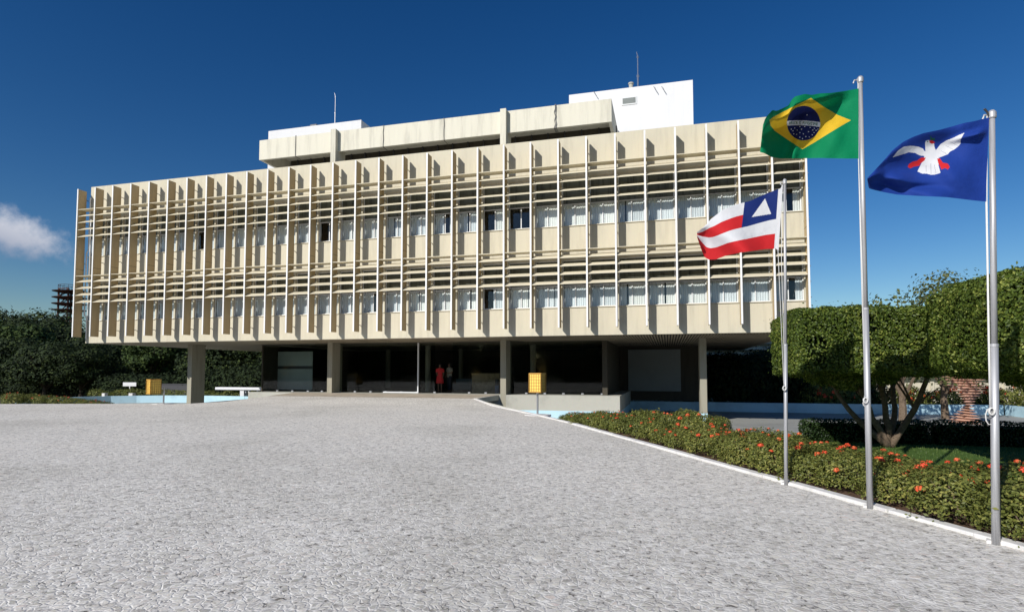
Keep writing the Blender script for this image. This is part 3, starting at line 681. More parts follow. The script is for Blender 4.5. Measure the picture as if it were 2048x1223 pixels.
# ------------------------------------------------------------------ flag poles and flags
def hoist_world(px_, py_, Y): return atY(px_, py_, Y)
def flagpole(base_px, top_px, r, label, knots, ropes):
    b0 = atZ(*base_px, PLAZA + .02); Y = b0.y; top = atY(*top_px, Y)
    t_ = thing('flagpole', label, 'flagpole', b0, 0, 'metal flagpoles along the kerb')
    A = Vector((0,0,-.05)); T = top - b0
    p = MB(); k = .46
    p.tube([A, A.lerp(T, k*.5), A.lerp(T, k)], [r, r*.985, r*.97], 20); p.tube([A.lerp(T, k-.002), A.lerp(T, k+.25), T], [r*.82, r*.77, r*.70], 20)
    p.build('pole', M['alu'], t_, smooth=True)
    c = MB(); c.lathe(tuple(A.lerp(T, k)), [(r*1.06,-.012),(r*1.06,.012)], 16); c.lathe(T, [(r*.95,-.03),(r*1.05,-.02),(r*1.05,.02),(r*.6,.04),(.004,.045)], 14)
    c.tube([T + Vector((0,0,.0)), T + Vector((-r*1.9,0,.005)), T + Vector((-r*2.3,0,-.03))], .008, 6)
    c.build('cap', M['alu'], t_)
    bs = MB(); bs.prism([(-.06,.02),(.09,-.03),(.17,.04),(.13,.14),(0,.15)], -.06, .006); bs.build('footing', M['kerb'], t_, bevel=.01)
    rp = MB()
    for pts in ropes:
        rp.tube([atY(x, y, Y - .005) - b0 for x, y in pts], .0045, 5)
    kx, ky = knots; K = atY(kx, ky, Y - .04) - b0
    for q in range(5):
        a_ = q * 1.3; rp.tube([K + Vector((.02*math.cos(a_+s*.9), .012*math.sin(a_*2+s), .03*math.sin(a_+s*.9))) for s in range(8)], .005, 5)
    rp.build('halyard', M['rope'], t_, smooth=True)
    cl_ = MB(); cl_.bar(K + Vector((0,.02,-.05)), K + Vector((0,.02,.05)), .012, .012); cl_.build('cleat', M['alu'], t_)
    return t_, Y
M['alu'] = mat('brushed aluminium pole', (.60, .61, .63), .5, .35)
t_ = NT(M['alu']); gg = t_.n('ShaderNodeNewGeometry'); mp = t_.n('ShaderNodeMapping', {'Vector': gg.outputs['Position'], 'Scale': (60, 60, 1.5)})
nn = t_.n('ShaderNodeTexNoise', {'Vector': mp.outputs[0], 'Scale': 1.0, 'Detail': 4}); t_.l(t_.ramp(nn.outputs['Fac'], [(.3, (.34,.34,.35)), (.6, (.50,.50,.51)), (.8, (.58,.57,.56))]), t_.b.inputs['Base Color'])
def loop(x, y, w_, h_): return [(x + w_*math.sin(a*.7), y + h_*(1-math.cos(a*.7))/2) for a in range(10)]
_, Y1 = flagpole((1572, 966), (1569.5, 364), .0235, 'shortest flagpole, left of the three, flying the striped red and white flag', (1569, 776), [[(1557, 378),(1556, 500),(1568, 775)],[(1564, 368),(1563, 520),(1570, 775)]])
_, Y2 = flagpole((1740, 1012), (1720.5, 160), .0305, 'tallest flagpole, the middle one, flying the green and yellow flag', (1731, 800), [[(1716, 165),(1717, 320),(1723,560),(1731, 795)],[(1717, 320),(1725, 560),(1733, 800)], loop(1731, 800, 5, 12)])
_, Y3 = flagpole((1991.5, 1083), (1984, 230), .0305, 'right-hand flagpole nearest the camera, flying the blue dove flag', (1983, 822), [[(1974, 232),(1974, 402),(1979,700),(1981, 820)],[(1972, 403),(1977,700),(1980, 820)], loop(1980, 815, 9, 34)])

def lerp_curve(pts, n):
    P = np.array(pts, float); d = np.r_[0, np.cumsum(np.hypot(*np.diff(P, axis=0).T))]; s = np.linspace(0, d[-1], n)
    k = np.c_[np.interp(s, d, P[:,0]), np.interp(s, d, P[:,1])]
    for _ in range(max(1, n // 25)): k[1:-1] = (k[:-2] + 2*k[1:-1] + k[2:]) / 4
    return k
def in_poly(P, x, y):
    r = np.zeros(x.shape, bool); n = len(P)
    for i in range(n):
        x0, y0 = P[i]; x1, y1 = P[(i+1) % n]
        if y0 == y1: continue
        c = ((y0 > y) != (y1 > y)) & (x < (x1-x0)*(y-y0)/(y1-y0)+x0); r ^= c
    return r
def make_flag(name, label, top, bot, Y, depth, design, mats, nu, nv, cat='flag'):
    """cloth surface between a top and a bottom edge curve, hoist first; depth(u,v) pushes it out of the pole plane"""
    T = lerp_curve(top, nu + 1); Bt = lerp_curve(bot, nu + 1)
    vv = np.linspace(0, 1, nv + 1)[None, :, None]; uu = np.linspace(0, 1, nu + 1)[:, None]
    G = T[:, None, :] * (1 - vv) + Bt[:, None, :] * vv
    D = Y + depth(uu, np.linspace(0, 1, nv + 1)[None, :])
    cy, sy, cp, sp = math.cos(-YAW), math.sin(-YAW), math.cos(PITCH), math.sin(PITCH)
    f = np.array((sy*cp, cy*cp, sp)); r = np.array((cy, -sy, 0)); u = np.cross(r, f)
    d = f + r * ((G[..., 0:1] - CX) / FPX) - u * ((G[..., 1:2] - CY) / FPX)
    P = d * (D / d[..., 1])[..., None]
    idx = np.arange((nu+1)*(nv+1)).reshape(nu+1, nv+1)
    F = np.stack([idx[:-1,:-1], idx[1:,:-1], idx[1:,1:], idx[:-1,1:]], -1).reshape(-1, 4)
    C = (G[:-1,:-1]+G[1:,:-1]+G[1:,1:]+G[:-1,1:]) / 4
    uc = (np.arange(nu)+.5)/nu; vc = (np.arange(nv)+.5)/nv
    mi = design(C[...,0], C[...,1], np.repeat(uc[:,None], nv, 1), np.repeat(vc[None], nu, 0))
    me = np_mesh(name, P.reshape(-1,3), F, mats, mi.ravel(), True)
    o = link(name, me); tag(o, label, cat, 'flags flying from the poles'); return o
def clothmat(name, c, tr=.22):
    m = mat(name, c, .75, spec=.2); t = NT(m); g = t.n('ShaderNodeNewGeometry')
    n = t.n('ShaderNodeTexNoise', {'Vector': g.outputs['Position'], 'Scale': 9, 'Detail': 4}); b = t.n('ShaderNodeBump', {'Height': n.outputs['Fac'], 'Strength': .35, 'Distance': .03}); t.l(b.outputs[0], t.b.inputs['Normal'])
    tl = t.n('ShaderNodeBsdfTranslucent', {'Color': (*c, 1)}); ms = t.n('ShaderNodeMixShader', {0: tr, 1: t.b.outputs[0], 2: tl.outputs[0]}); t.l(ms.outputs[0], t.o.inputs[0]); return m
cG, cY, cB, cW, cR, cBl = clothmat('green cloth', (.0, .24, .095)), clothmat('yellow cloth', (.82,.52,.03)), clothmat('navy cloth', (.012,.018,.10)), clothmat('white cloth', (.80,.80,.82)), clothmat('red cloth', (.66,.025,.03)), clothmat('blue cloth', (.014,.05,.30))
cDb = clothmat('deep blue cloth', (.012,.03,.17)); cGl = clothmat('sprig green cloth', (.02,.14,.05)); cLn = clothmat('grey stitch cloth', (.35,.37,.42))
Z2 = lambda x, y: (1380 + x / 2.913, 140 + y / 2.913)
FONT = {'O':'757','R':0,'D':0}
GL = {'O': ["111","101","101","101","111"], 'R': ["110","101","110","101","101"], 'D': ["110","101","101","101","110"], 'E': ["111","100","110","100","111"], 'M': ["101","111","111","101","101"], ' ': ["000"]*5, 'P': ["111","101","111","100","100"], 'G': ["111","100","101","101","111"], 'S': ["111","100","111","001","111"]}
def brazil(x, y, u, v):
    m = np.zeros(x.shape, int)
    dia = [Z2(*p) for p in ((938,293),(860,262),(780,215),(705,163),(640,195),(585,222),(530,250),(480,278),(463,292),(470,325),(495,355),(560,400),(655,462),(720,425),(800,375),(870,332))]
    m[in_poly(dia, x, y)] = 1
    cx, cy = Z2(662, 310); rx, ry = 97/2.913, 101/2.913
    disc = ((x-cx)/rx)**2 + ((y-cy)/ry)**2 < 1; m[disc] = 2
    # curved white band with lettering; s runs along it left to right
    s = (x - (cx - rx)) / (2*rx); yb = cy + (-13 - 26*(s-.0)*(1-s) *1.0 + 8*s) / 2.913 * 1.0
    t = (y - yb) / (28 / 2.913)              # 0 top of the band, 1 bottom
    band = disc & (t > -0.0) & (t < 1.0); m[band] = 3
    txt = 'ORDEM E PROGRESSO'; n = len(txt) * 4
    col = ((s - .07) / .86 * n).astype(int); row = ((t - .2) / .6 * 5).astype(int)
    ok = band & (s > .07) & (s < .93) & (t > .2) & (t < .8)
    hit = np.zeros(x.shape, bool)
    for i in zip(*np.nonzero(ok)):
        c = col[i]; ch = GL[txt[min(c // 4, len(txt)-1)]]; 
        if c % 4 < 3 and ch[min(row[i], 4)][c % 4] == '1': hit[i] = True
    m[hit] = 4
    stars = [(610,338),(600,355),(625,350),(640,365),(622,375),(650,345),(660,372),(675,388),(640,392),(690,360),(668,330),(700,335),(715,350),(724,340),(735,352),(722,365),(738,330),(745,345),(712,378),(695,390),(655,400),(605,372),(590,345),(680,315),(640,330),(728,322),(682,262)]
    for sx, sy in stars:
        X, Yy = Z2(sx, sy); m[((x-X)**2 + (y-Yy)**2) < 1.0] = 3
    return m
sm = lambda t: np.clip(t, 0, 1)**2 * (3 - 2*np.clip(t, 0, 1))
def dep2(u, v):
    roll = -.55 * sm((.26 + .50*u - v*1.7) / .36) * (.22 + .8*u) - .42 * sm((u - .72) / .28)**1.3 - .05*np.exp(-((u-.42-.25*v)/.05)**2)*sm(v*2)
    return u*.05 + .035*np.sin(9*u + 3.5*v + .3) * sm(u*4) + .014*np.sin(21*u - 9*v) * sm(u*3) + roll * sm(u * 3) - .02*np.sin(14*v+5*u)*sm((u-.5)*3)
make_flag('flag', 'green flag with yellow diamond and starry blue disc on the middle pole',
    [(1717,177),(1690,182),(1662,186),(1640,187),(1624,190),(1610,188),(1590,193),(1583,200),(1577,211),(1565,217),(1553,222),(1545,220),(1534,232),(1530,238),(1526,250)],
    [(1717,317),(1690,317),(1640,316),(1590,317),(1560,317),(1542,314),(1530,307),(1524,305),(1520,304)], Y2 - .01, dep2, brazil, [cG, cY, cB, cW, clothmat('green letter cloth', (.0,.12,.05))], 330, 230)
def bahia(x, y, u, v):
    m = np.where((v * 4).astype(int) % 2 == 0, 0, 1)
    can = (u < .40) & (v < .5); m[can] = 2
    tri = [(1521,392),(1502,434),(1543,430)]
    tri = [Z2(*p) for p in ((437,748),(360,856),(473,838))]
    m[in_poly(tri, x, y)] = 0; m[u < .02] = 0
    return m
dep1 = lambda u, v: -.10*u - .16*np.exp(-((u-.62-.55*(.5-v))/.16)**2) + .05*np.sin(7*u + 2.2*v + 1.0)*sm(u*3) + .018*np.sin(17*u + 6*v)*sm(u*3) - .12*sm((u-.75)*4)*v
make_flag('flag', 'red and white striped flag with white triangle on blue, on the shortest pole',
    [Z2(*p) for p in ((526,690),(470,710),(410,735),(351,762),(280,780),(190,815),(125,865),(80,915),(40,945))],
    [Z2(*p) for p in ((502,1040),(440,1043),(300,1062),(210,1080),(150,1103),(110,1104),(85,1090),(70,1055),(55,1015),(42,975))], Y1 - .01, dep1, bahia, [cW, cR, cDb], 230, 150)
# white hoist sleeve of that flag
hs_ = MB(); a = [atY(*Z2(*p), Y1 - .012) for p in ((541,668),(526,690),(502,1042),(516,1050))]
hs_.add([a[0], a[1], a[2], a[3]] + [p + Vector((0,.006,0)) for p in a], [(0,1,2,3),(7,6,5,4),(0,4,5,1),(1,5,6,2),(2,6,7,3),(3,7,4,0)])
fl1 = [o for o in COL.objects if o.name.startswith('flag.')][-1]
q = hs_.build('sleeve', cW); q.parent = fl1
Z3 = lambda x, y: (1700 + x / 3.397, 200 + y / 3.397)
def dove(x, y, u, v):
    m = np.zeros(x.shape, int)
    def poly(pts, k): m[in_poly([Z3(*p) for p in pts], x, y)] = k
    poly([(290,390),(325,345),(365,318),(410,311),(460,316),(495,330),(510,350),(505,380),(480,378),(440,360),(400,355),(350,372)], 1)          # left wing
    poly([(778,222),(740,238),(700,258),(655,275),(615,300),(580,345),(590,370),(605,392),(635,380),(665,368),(680,350),(710,335),(735,315),(752,295),(750,270)], 1)   # right wing
    poly([(512,280),(530,272),(560,278),(572,300),(575,325),(600,370),(605,410),(600,440),(615,495),(585,505),(550,508),(520,500),(490,500),(458,485),(490,420),(505,380),(512,340)], 1)
    poly([(400,435),(425,420),(455,412),(485,390),(515,392),(505,412),(480,430),(470,448),(450,450),(430,455),(410,465),(392,455)], 2)
    poly([(592,398),(610,395),(630,425),(665,432),(678,455),(665,472),(645,462),(620,472),(612,450),(600,430)], 2)
    poly([(538,275),(560,275),(580,290),(558,298),(542,292)], 2)
    poly([(548,262),(543,240),(552,250),(560,262),(580,255),(572,268),(584,272),(562,274),(545,272)], 3)
    X, Yy = Z3(528, 282); m[((x-X)**2 + (y-Yy)**2) < 1.6] = 3
    for a, b in (((520,500),(515,440)),((550,505),(548,430)),((585,502),(572,440)),((700,335),(650,310)),((735,312),(680,285)),((655,365),(620,345))):
        (x0, y0), (x1, y1) = Z3(*a), Z3(*b); L_ = math.hypot(x1-x0, y1-y0); s = ((x-x0)*(x1-x0)+(y-y0)*(y1-y0))/L_**2
        dd = np.abs((x-x0)*(y1-y0)-(y-y0)*(x1-x0))/L_; m[(s > 0) & (s < 1) & (dd < .35) & (m == 1)] = 4
    return m
dep3 = lambda u, v: -.12*u + .05*np.sin(6*u - 4.0*v + .4)*sm(u*3) + .022*np.sin(15*u + 11*v)*sm(u*3) * (.4+v) - .10*sm((.25 - v)*4) * sm(u*5) * (1-u) - .16*sm((u-.8)*5) - .10*np.exp(-((u-.72+.35*(v-.6))/.10)**2-((v-.68)/.14)**2) + .06*np.exp(-((u-.5)/.12)**2-((v-.85)/.06)**2) - .09*np.exp(-((v-.16-.15*u)/.05)**2)*sm(1-u*2.6)*sm(u*12)
make_flag('flag', 'blue flag with a white dove on the right-hand pole',
    [Z3(*p) for p in ((945,118),(900,130),(840,145),(780,155),(700,178),(600,205),(500,225),(430,250),(360,285),(290,340),(230,410),(170,475),(118,530))],
    [Z3(*p) for p in ((922,690),(840,682),(760,672),(660,660),(560,655),(440,650),(320,642),(240,628),(170,612),(128,600),(122,570),(118,545))], Y3 - .01, dep3, dove, [cBl, cW, cR, cGl, cLn], 300, 200)
tf = MB(); a0 = atY(*Z3(942,110), Y3 - .01)
tf.tube([a0, a0 + Vector((-.01,-.01,.03)), a0 + Vector((-.035,-.02,.06))], .008, 5); tf.tube([a0, a0 + Vector((.0,.02,.04)), a0 + Vector((-.02,.03,.08))], .006, 5)
q = tf.build('flag_tie', M['dkmetal']); q.parent = [o for o in COL.objects if o.name.startswith('flag.')][-1]

# ------------------------------------------------------------------ foliage
def leaves(P, Nrm, size, rng, jitter=.9, ratio=.55, fold=True):
    """one pointed, slightly folded leaf at each point"""
    n = len(P); a = rng.normal(size=(n,3)); nn = Nrm + jitter * rng.normal(size=(n,3)) * .6; nn /= np.linalg.norm(nn, axis=1)[:,None]
    t = np.cross(nn, a); t /= np.linalg.norm(t, axis=1)[:,None]; b = np.cross(nn, t)
    s = (size * rng.uniform(.6, 1.25, n))[:,None]; wd = s * ratio / 2
    v0 = P - t*s/2; v1 = P + b*wd + nn*s*.08; v2 = P + t*s/2; v3 = P - b*wd + nn*s*.08
    V = np.stack([v0,v1,v2,v3],1).reshape(-1,3); k = np.arange(n)[:,None]*4
    F = np.concatenate([k + np.array([[0,1,2]]), k + np.array([[0,2,3]])], 1).reshape(-1,3)
    return V, F
def noise3(P, rng_seed, sc_):
    r = np.random.RandomState(rng_seed); o = np.zeros(len(P))
    for _ in range(5):
        k = r.normal(size=3) * sc_; o += np.sin(P @ k + r.uniform(0, 6.28))
    return o / 5
def topiary_points(lo, hi, n, rng, rnd_=.35, bot=True):
    """points on a rounded clipped block"""
    lo = np.array(lo); hi = np.array(hi); c = (lo+hi)/2; h = (hi-lo)/2
    A = np.array([h[1]*h[2], h[0]*h[2], h[0]*h[1]]); pr = np.repeat(A, 2) * np.array([1,1,1,1,1,1.]); pr /= pr.sum()
    f = rng.choice(6, n, p=pr); q = rng.uniform(-1, 1, (n,3)); ax = f // 2; q[np.arange(n), ax] = np.where(f % 2, 1, -1)
    X = q * h; hr = h - rnd_; inner = np.clip(X, -hr, hr); d = X - inner; L_ = np.linalg.norm(d, axis=1)[:,None]; d = d / np.maximum(L_, 1e-6)
    P = inner + d * rnd_
    flat = (L_[:,0] < 1e-6); P[flat] = X[flat]; d[flat] = q[flat]
    return P + c, d
# ixora shrubs
rng = np.random.default_rng(7)
def cluster(seed):
    r = np.random.default_rng(seed); nn = 60; Q = r.normal(size=(nn,3)); Q /= np.linalg.norm(Q,axis=1)[:,None]; Q = Q[Q[:,2] > -.45]; Q[:,2] *= .7
    v_, f_ = leaves(Q*.036*r.uniform(.8,1.1,len(Q))[:,None], Q, .022, r, .3, .8)
    return np_mesh('flower_cluster', v_, f_, [M['petal'], M['petal2']], np.repeat((r.random(len(f_)//2) < (.25 if seed < 3 else .7)), 2).astype(int) if len(f_) % 2 == 0 else None)
CL = [cluster(i + 1) for i in range(3)]
def ixora_mesh(seed, w_, h_, nl, size, nfl):
    r = np.random.default_rng(seed)
    th = r.uniform(0, 2*np.pi, nl); cz = r.uniform(-.75, 1, nl); rr = r.uniform(.62, 1.0, nl) ** .6
    cc = np.sqrt(np.maximum(0, 1 - np.maximum(cz,0)**2.6))
    d = np.stack([np.cos(th)*cc, np.sin(th)*cc, cz], 1)
    P = d * rr[:,None] * np.array([w_/2, w_/2, h_*.52]); P *= (1 + .22*noise3(P, seed, 9))[:,None]
    P *= np.where(r.random(nl) < .06, r.uniform(1.05, 1.22, nl), 1)[:,None]; P[:,2] += h_*.50; ok = P[:,2] > .03; P = P[ok]; d = d[ok]
    V, F = leaves(P, d + np.array([0,0,.5]), size, r)
    fo = np_mesh('foliage', V, F, [M['leaf_ix']])
    fl = []
    for k in range(nfl):
        th = r.uniform(0, 6.28); cz = r.uniform(.15, 1); c = math.sqrt(max(0, 1-cz**2.6)); dd = np.array([math.cos(th)*c, math.sin(th)*c, cz]); p = dd*np.array([w_/2,w_/2,h_*.52])*1.04; p[2] += h_*.5
        fl.append((tuple(p), r.uniform(.6, 1.25), int(r.integers(3)), r.uniform(0, 6.28)))
    st = MB()
    for k in range(7):
        a = k*.9 + seed; b = (math.cos(a)*w_*.3, math.sin(a)*w_*.3, h_*.7); st.tube([(math.cos(a)*.03, math.sin(a)*.03, -.02), (b[0]*.5, b[1]*.5, h_*.35), b], [.010,.008,.004], 5)
    fdk = fo
    if w_ > 3: fdk = fo.copy(); fdk.materials[0] = M['leaf_shade']
    return fo, fl, st.mesh('stem', M['bark']), fdk
ix_near = [ixora_mesh(i, .84, .56, 4200, .040, n) for i, n in ((1, 9), (2, 16), (3, 3), (4, 10))]
ix_far = [ixora_mesh(i + 10, .80, .50, 2600, .048, n) for i, n in ((1, 6), (2, 1), (3, 3))]
def put_ixora(src, loc, rz, s, label, group='red flowering shrubs along the kerb', noflow=False, fs=1.0):
    fo, fl, st, _ = src; t_ = thing('flowering_shrub', label, 'shrub', loc, rz, group); t_.scale = s
    link('foliage', fo, t_); link('stem', st, t_)
    for p, q, ci, ra in (() if noflow else fl):
        link('flower_cluster', CL[ci], t_, p, ra, (q*fs,)*3)
    return t_
rnd = random.Random(11)
t = -3.2; k = 0
while t < 12.7:
    rows = (.50, .95) if t < 9.0 else ((.46, .74) if t < 11 else (.40,))
    for j, off in enumerate(rows):
        src = ix_near[(k + j*2) % 4] if t < 6.5 else ix_far[k % 3]
        x, y = kp(t + rnd.uniform(-.1, .1) + j*.3, off + rnd.uniform(-.06, .06))
        sc_ = rnd.uniform(.88, 1.10) * (1.0 if t < 12 else 1.0 - (t-12)*.14)
        hh = sc_ * rnd.uniform(.82, 1.16) * (1.0 if j else .88) * (.92 if t < 9 else .92 - (t-9)*.12)
        put_ixora(src, (x, y, PLAZA - .01), rnd.uniform(0, 6.28), (sc_, sc_, hh), 'leafy green shrub with orange-red flower clusters in the bed along the white kerb')
        k += 1
    t += .66
for t, off, s in ((9.0, 2.2, .9), (9.6, 2.5, 1.0), (8.6, 2.75, .8)):
    x, y = kp(t, off); put_ixora(ix_far[1], (x, y, PLAZA - .05), t, (s, s, s*1.05), 'plain green shrub behind the flowering row beside the short flagpole', 'plain green shrubs behind the flowering row', True)
# flowering bed at left edge of the plaza
for i, (px_, py_) in enumerate(((8,803),(40,802),(70,803),(100,803),(130,804),(158,805),(182,806))):
    a = atZ(px_, py_, -1.55); put_ixora(ix_far[i % 3], (a.x, a.y + .5, -1.75 - .03*i), i * 1.1, (1.5, 1.4, 1.25 - .06*i), 'low dark shrub with red flowers beyond the left edge of the plaza', 'low red flowering shrubs beyond the left plaza edge')
bd = MB(); bd.prism([(-29.4,19.6),(-24.4,21.0),(-24.2,22.2),(-30,21.6),(-36,18.6),(-36,17.4)], -2.44, -1.75); struct(bd.build('planting_bed', M['soil']))

def block_hedge(name, lo, hi, n, size, m, label, seed, cat='hedge', group=None, rnd_=.12, kids=None):
    r = np.random.default_rng(seed); P, d = topiary_points(lo, hi, n, r, rnd_)
    P = P + d * (.05*noise3(P, seed, 5) - .06*r.random(n)**2)[:,None]; P = P[P[:,2] > lo[2] + .02] if lo[2] < -1 else P; d = d[:len(P)] if len(d) != len(P) else d
    V, F = leaves(P, d, size, r)
    return V, F
# low clipped hedge behind the lawn
hx0, hx1 = atZ(1612, 884, LAWN).x, 12.0
r = np.random.default_rng(3); segs = [(hx0, 5.15), (5.2, 7.2), (7.25, 12.5)]
for i, (a, b) in enumerate(segs):
    lo, hi = (a, 13.55, LAWN), (b, 14.15, LAWN + .46); P, d = topiary_points(lo, hi, int(5200*(b-a)/2), r, .1)
    P = P + d * (.05*noise3(P, i, 6) - .07*r.random(len(P))**2)[:,None]
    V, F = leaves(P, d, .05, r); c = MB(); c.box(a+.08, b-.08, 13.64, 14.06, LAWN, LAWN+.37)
    h_ = thing('clipped_hedge', ('low dark clipped hedge left of the tree trunk on the lawn', 'low dark clipped hedge right of the middle flagpole', 'low clipped hedge at the right end behind the lawn, under the sculpture')[i], 'hedge', (a, 13.55, LAWN), 0, 'low clipped hedges behind the lawn')
    for o in (link('foliage', np_mesh('foliage', V, F, [M['leaf_hedge']])), c.build('shade_core', M['core'])): o.parent = h_; o.matrix_parent_inverse = Matrix.Translation(-h_.location)

def trunk_mb(base, forks, r0, seed):
    rr = random.Random(seed); b = MB(); base = Vector(base)
    for end, r1, ben in forks:
        end = Vector(end); pts = []; n = 9
        for k in range(n + 1):
            s = k / n; p = base.lerp(end, s); off = math.sin(s * math.pi) * ben
            pts.append(p + Vector((off, off*.4, 0)) + Vector((rr.uniform(-1,1), rr.uniform(-1,1), 0)) * .022 * (1 if 0 < k < n else 0))
        b.tube(pts, [r0*(1-k/n) + r1*(k/n) + (.03 if k == 0 else 0) for k in range(n+1)], 10)
        for q in range(5):
            s = pts[rr.randint(4, 8)]; e = s + Vector((rr.uniform(-.6,.6), rr.uniform(-.5,.5), rr.uniform(.3,.9))); b.tube([s, s.lerp(e,.5)+Vector((0,0,.05)), e], [r1*.7, r1*.5, r1*.25], 6)
    return b
def topiary(label, lo, hi, n, base, forks, r0, seed, rnd_=.13, size=.052, core=.16):
    t_ = thing('topiary_tree', label, 'tree', base, 0, 'clipped block-shaped trees')
    r = np.random.default_rng(seed); P, d = topiary_points(lo, hi, n, r, rnd_)
    hl = noise3(P, seed+7, 3.4) + .5*noise3(P, seed+8, 8); keep = (hl > -.68) | (r.random(n) < .25); P = P[keep]; d = d[keep]; n = len(P)   # thin patches
    nz = noise3(P, seed, 2.2); nz2 = noise3(P, seed+1, 9)
    depth = r.random(n)**1.7 * .15
    P = P + d * (.07*nz + .055*nz2 - depth)[:,None]
    V, F = leaves(P, d, size, r, 1.0)
    # stray shoots
    ns = 700; i = r.choice(len(P), ns); Q = P[i] + d[i] * r.uniform(.03,.16,ns)[:,None]; V2, F2 = leaves(Q, d[i], size, r, 1.2); 
    V = np.concatenate([V, V2]); F = np.concatenate([F, F2 + len(V) - len(V2)])
    # ragged growth hanging under the clipped block round the limbs
    nh = 9000; c_ = np.array([(lo[0]+hi[0])/2, (lo[1]+hi[1])/2, lo[2] + .05]); q = r.normal(size=(nh,3)); q /= np.linalg.norm(q,axis=1)[:,None]; q[:,2] = -np.abs(q[:,2])
    Q = c_ + q * np.array([(hi[0]-lo[0])*.36, (hi[1]-lo[1])*.36, .34]) * (r.random(nh)**.4)[:,None]; Q = Q[noise3(Q, seed+4, 5) > -.25]; V3, F3 = leaves(Q, q[:len(Q)], size, r, 1.2)
    F = np.concatenate([F, F3 + len(V)]); V = np.concatenate([V, V3])
    a = link('crown', np_mesh('crown', V, F, [M['leaf_top']]))
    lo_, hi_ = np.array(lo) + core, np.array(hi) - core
    c = MB(); c.box(*sum(([lo_[k], hi_[k]] for k in range(3)), [])); cb = c.build('inner_shade', M['core'], bevel=rnd_)
    tk = trunk_mb(base, forks, r0, seed).build('trunk', M['bark'], smooth=True)
    for o in (a, cb, tk): o.parent = t_; o.matrix_parent_inverse = Matrix.Translation(-t_.location)
TY = 11.0
c0 = atY(1543, 640, TY); c1 = atY(1868, 610, TY); zt = atY(1700, 612, TY).z; zb = atY(1700, 752, TY).z
tb = atZ(1752, 884, LAWN)
topiary('wide block-clipped tree with a flat top behind the middle flagpole', (atY(1545, 640, 13.3).x, TY, zb), (c1.x + .25, 13.6, zt), 88000, (tb.x, 13.0, LAWN),
        [((tb.x-.75, 12.6, zb+.3), .035, -.08), ((tb.x-.25, 12.9, zb+.3), .04, .05), ((tb.x+.65, 12.6, zb+.3), .035, .12), ((tb.x+.12, 13.3, zb+.3), .03, .1), ((tb.x-1.1, 12.9, zb+.2), .02, -.25)], .066, 5)
TY2 = 8.35
c0 = atY(1866, 600, 10.3); zt = atY(1960, 528, TY2).z; zb = atY(1960, 752, TY2).z; tb2 = atZ(2046, 936, LAWN)
topiary('taller block-clipped tree cut off by the right edge of the picture', (c0.x, TY2, zb), (c0.x + 3.2, 10.9, zt), 88000, (tb2.x + .1, 9.1, LAWN),
        [((tb2.x-.55, 9.2, zb+.3), .055, -.18), ((tb2.x+.25, 9.0, zb+.3), .06, .05), ((tb2.x+.9, 9.5, zb+.3), .05, .1)], .075, 9, rnd_=.32)
# short grass tufts on the lawn
r = np.random.default_rng(21); n = 26000; gx = r.uniform(2.6, 13, n); gy = r.uniform(5.5, 14.5, n)
kx = 2.68 - .521*(gy - 5.93) + 1.35*1.13; ok = gx > kx; gx, gy = gx[ok], gy[ok]; n = len(gx)
P = np.stack([gx, gy, np.full(n, LAWN)], 1); a = r.uniform(0, 6.28, n); wv_ = np.stack([np.cos(a), np.sin(a), 0*a],1)*.006; hgt = np.stack([r.normal(0,.012,n), r.normal(0,.012,n), r.uniform(.02,.05,n)],1)
V = np.stack([P-wv_, P+wv_, P+hgt],1).reshape(-1,3); F = np.arange(3*n).reshape(-1,3)
M['blade'] = leafmat('grass blades', (.05,.10,.02), (.11,.18,.04), (.20,.24,.07)); struct(link('lawn_grass', np_mesh('lawn_grass', V, F, [M['blade']])), 'stuff')

# ------------------------------------------------------------------ spiral sculpture
sb_ = atZ(1935, 846, FLOOR + .01); t_ = thing('spiral_sculpture', 'terracotta sculpture of stacked pointed blades twisting upward beside the pool', 'sculpture', (sb_.x, sb_.y, FLOOR), 0)
M['terra'] = paint('terracotta paint', (.74, .46, .34), .08, streak=False)
DD = sb_.y / math.cos(.3); nL = 19
for k in range(nL):
    s_ = k / (nL - 1); z = .03 + s_ * 2.2; a = 2.3 - s_ * 3.0; half = .80; cx_ = float(np.interp(s_, [0,.25,.6,1], [-.18,.0,.16,-.2]))
    b = MB(); n = 16; V = []; F = []; ca, sa = math.cos(a), math.sin(a)
    for q in range(n + 1):
        u_ = -1 + 2*q/n; w_ = .24*(1-abs(u_)**1.5) + .002; hh = .072*(1-abs(u_)**1.3) + .002
        for dy, dz in ((-w_,0),(0,hh),(w_,0),(0,-hh)):
            x = u_*half; V.append((cx_ + x*ca - dy*sa, x*sa + dy*ca, z + dz))
    for q in range(n):
        for j in range(4): F.append((q*4+j, q*4+(j+1)%4, (q+1)*4+(j+1)%4, (q+1)*4+j))
    F += [(0,1,2,3), tuple(n*4+j for j in (3,2,1,0))]
    b.add(V, F); b.build('blade', M['terra'], t_)
c = MB(); c.tube([(float(np.interp(k/10, [0,.25,.6,1], [-.18,.0,.16,-.2])), 0, k/10*2.2) for k in range(11)], .06, 8); c.build('stem', M['terra'], t_)

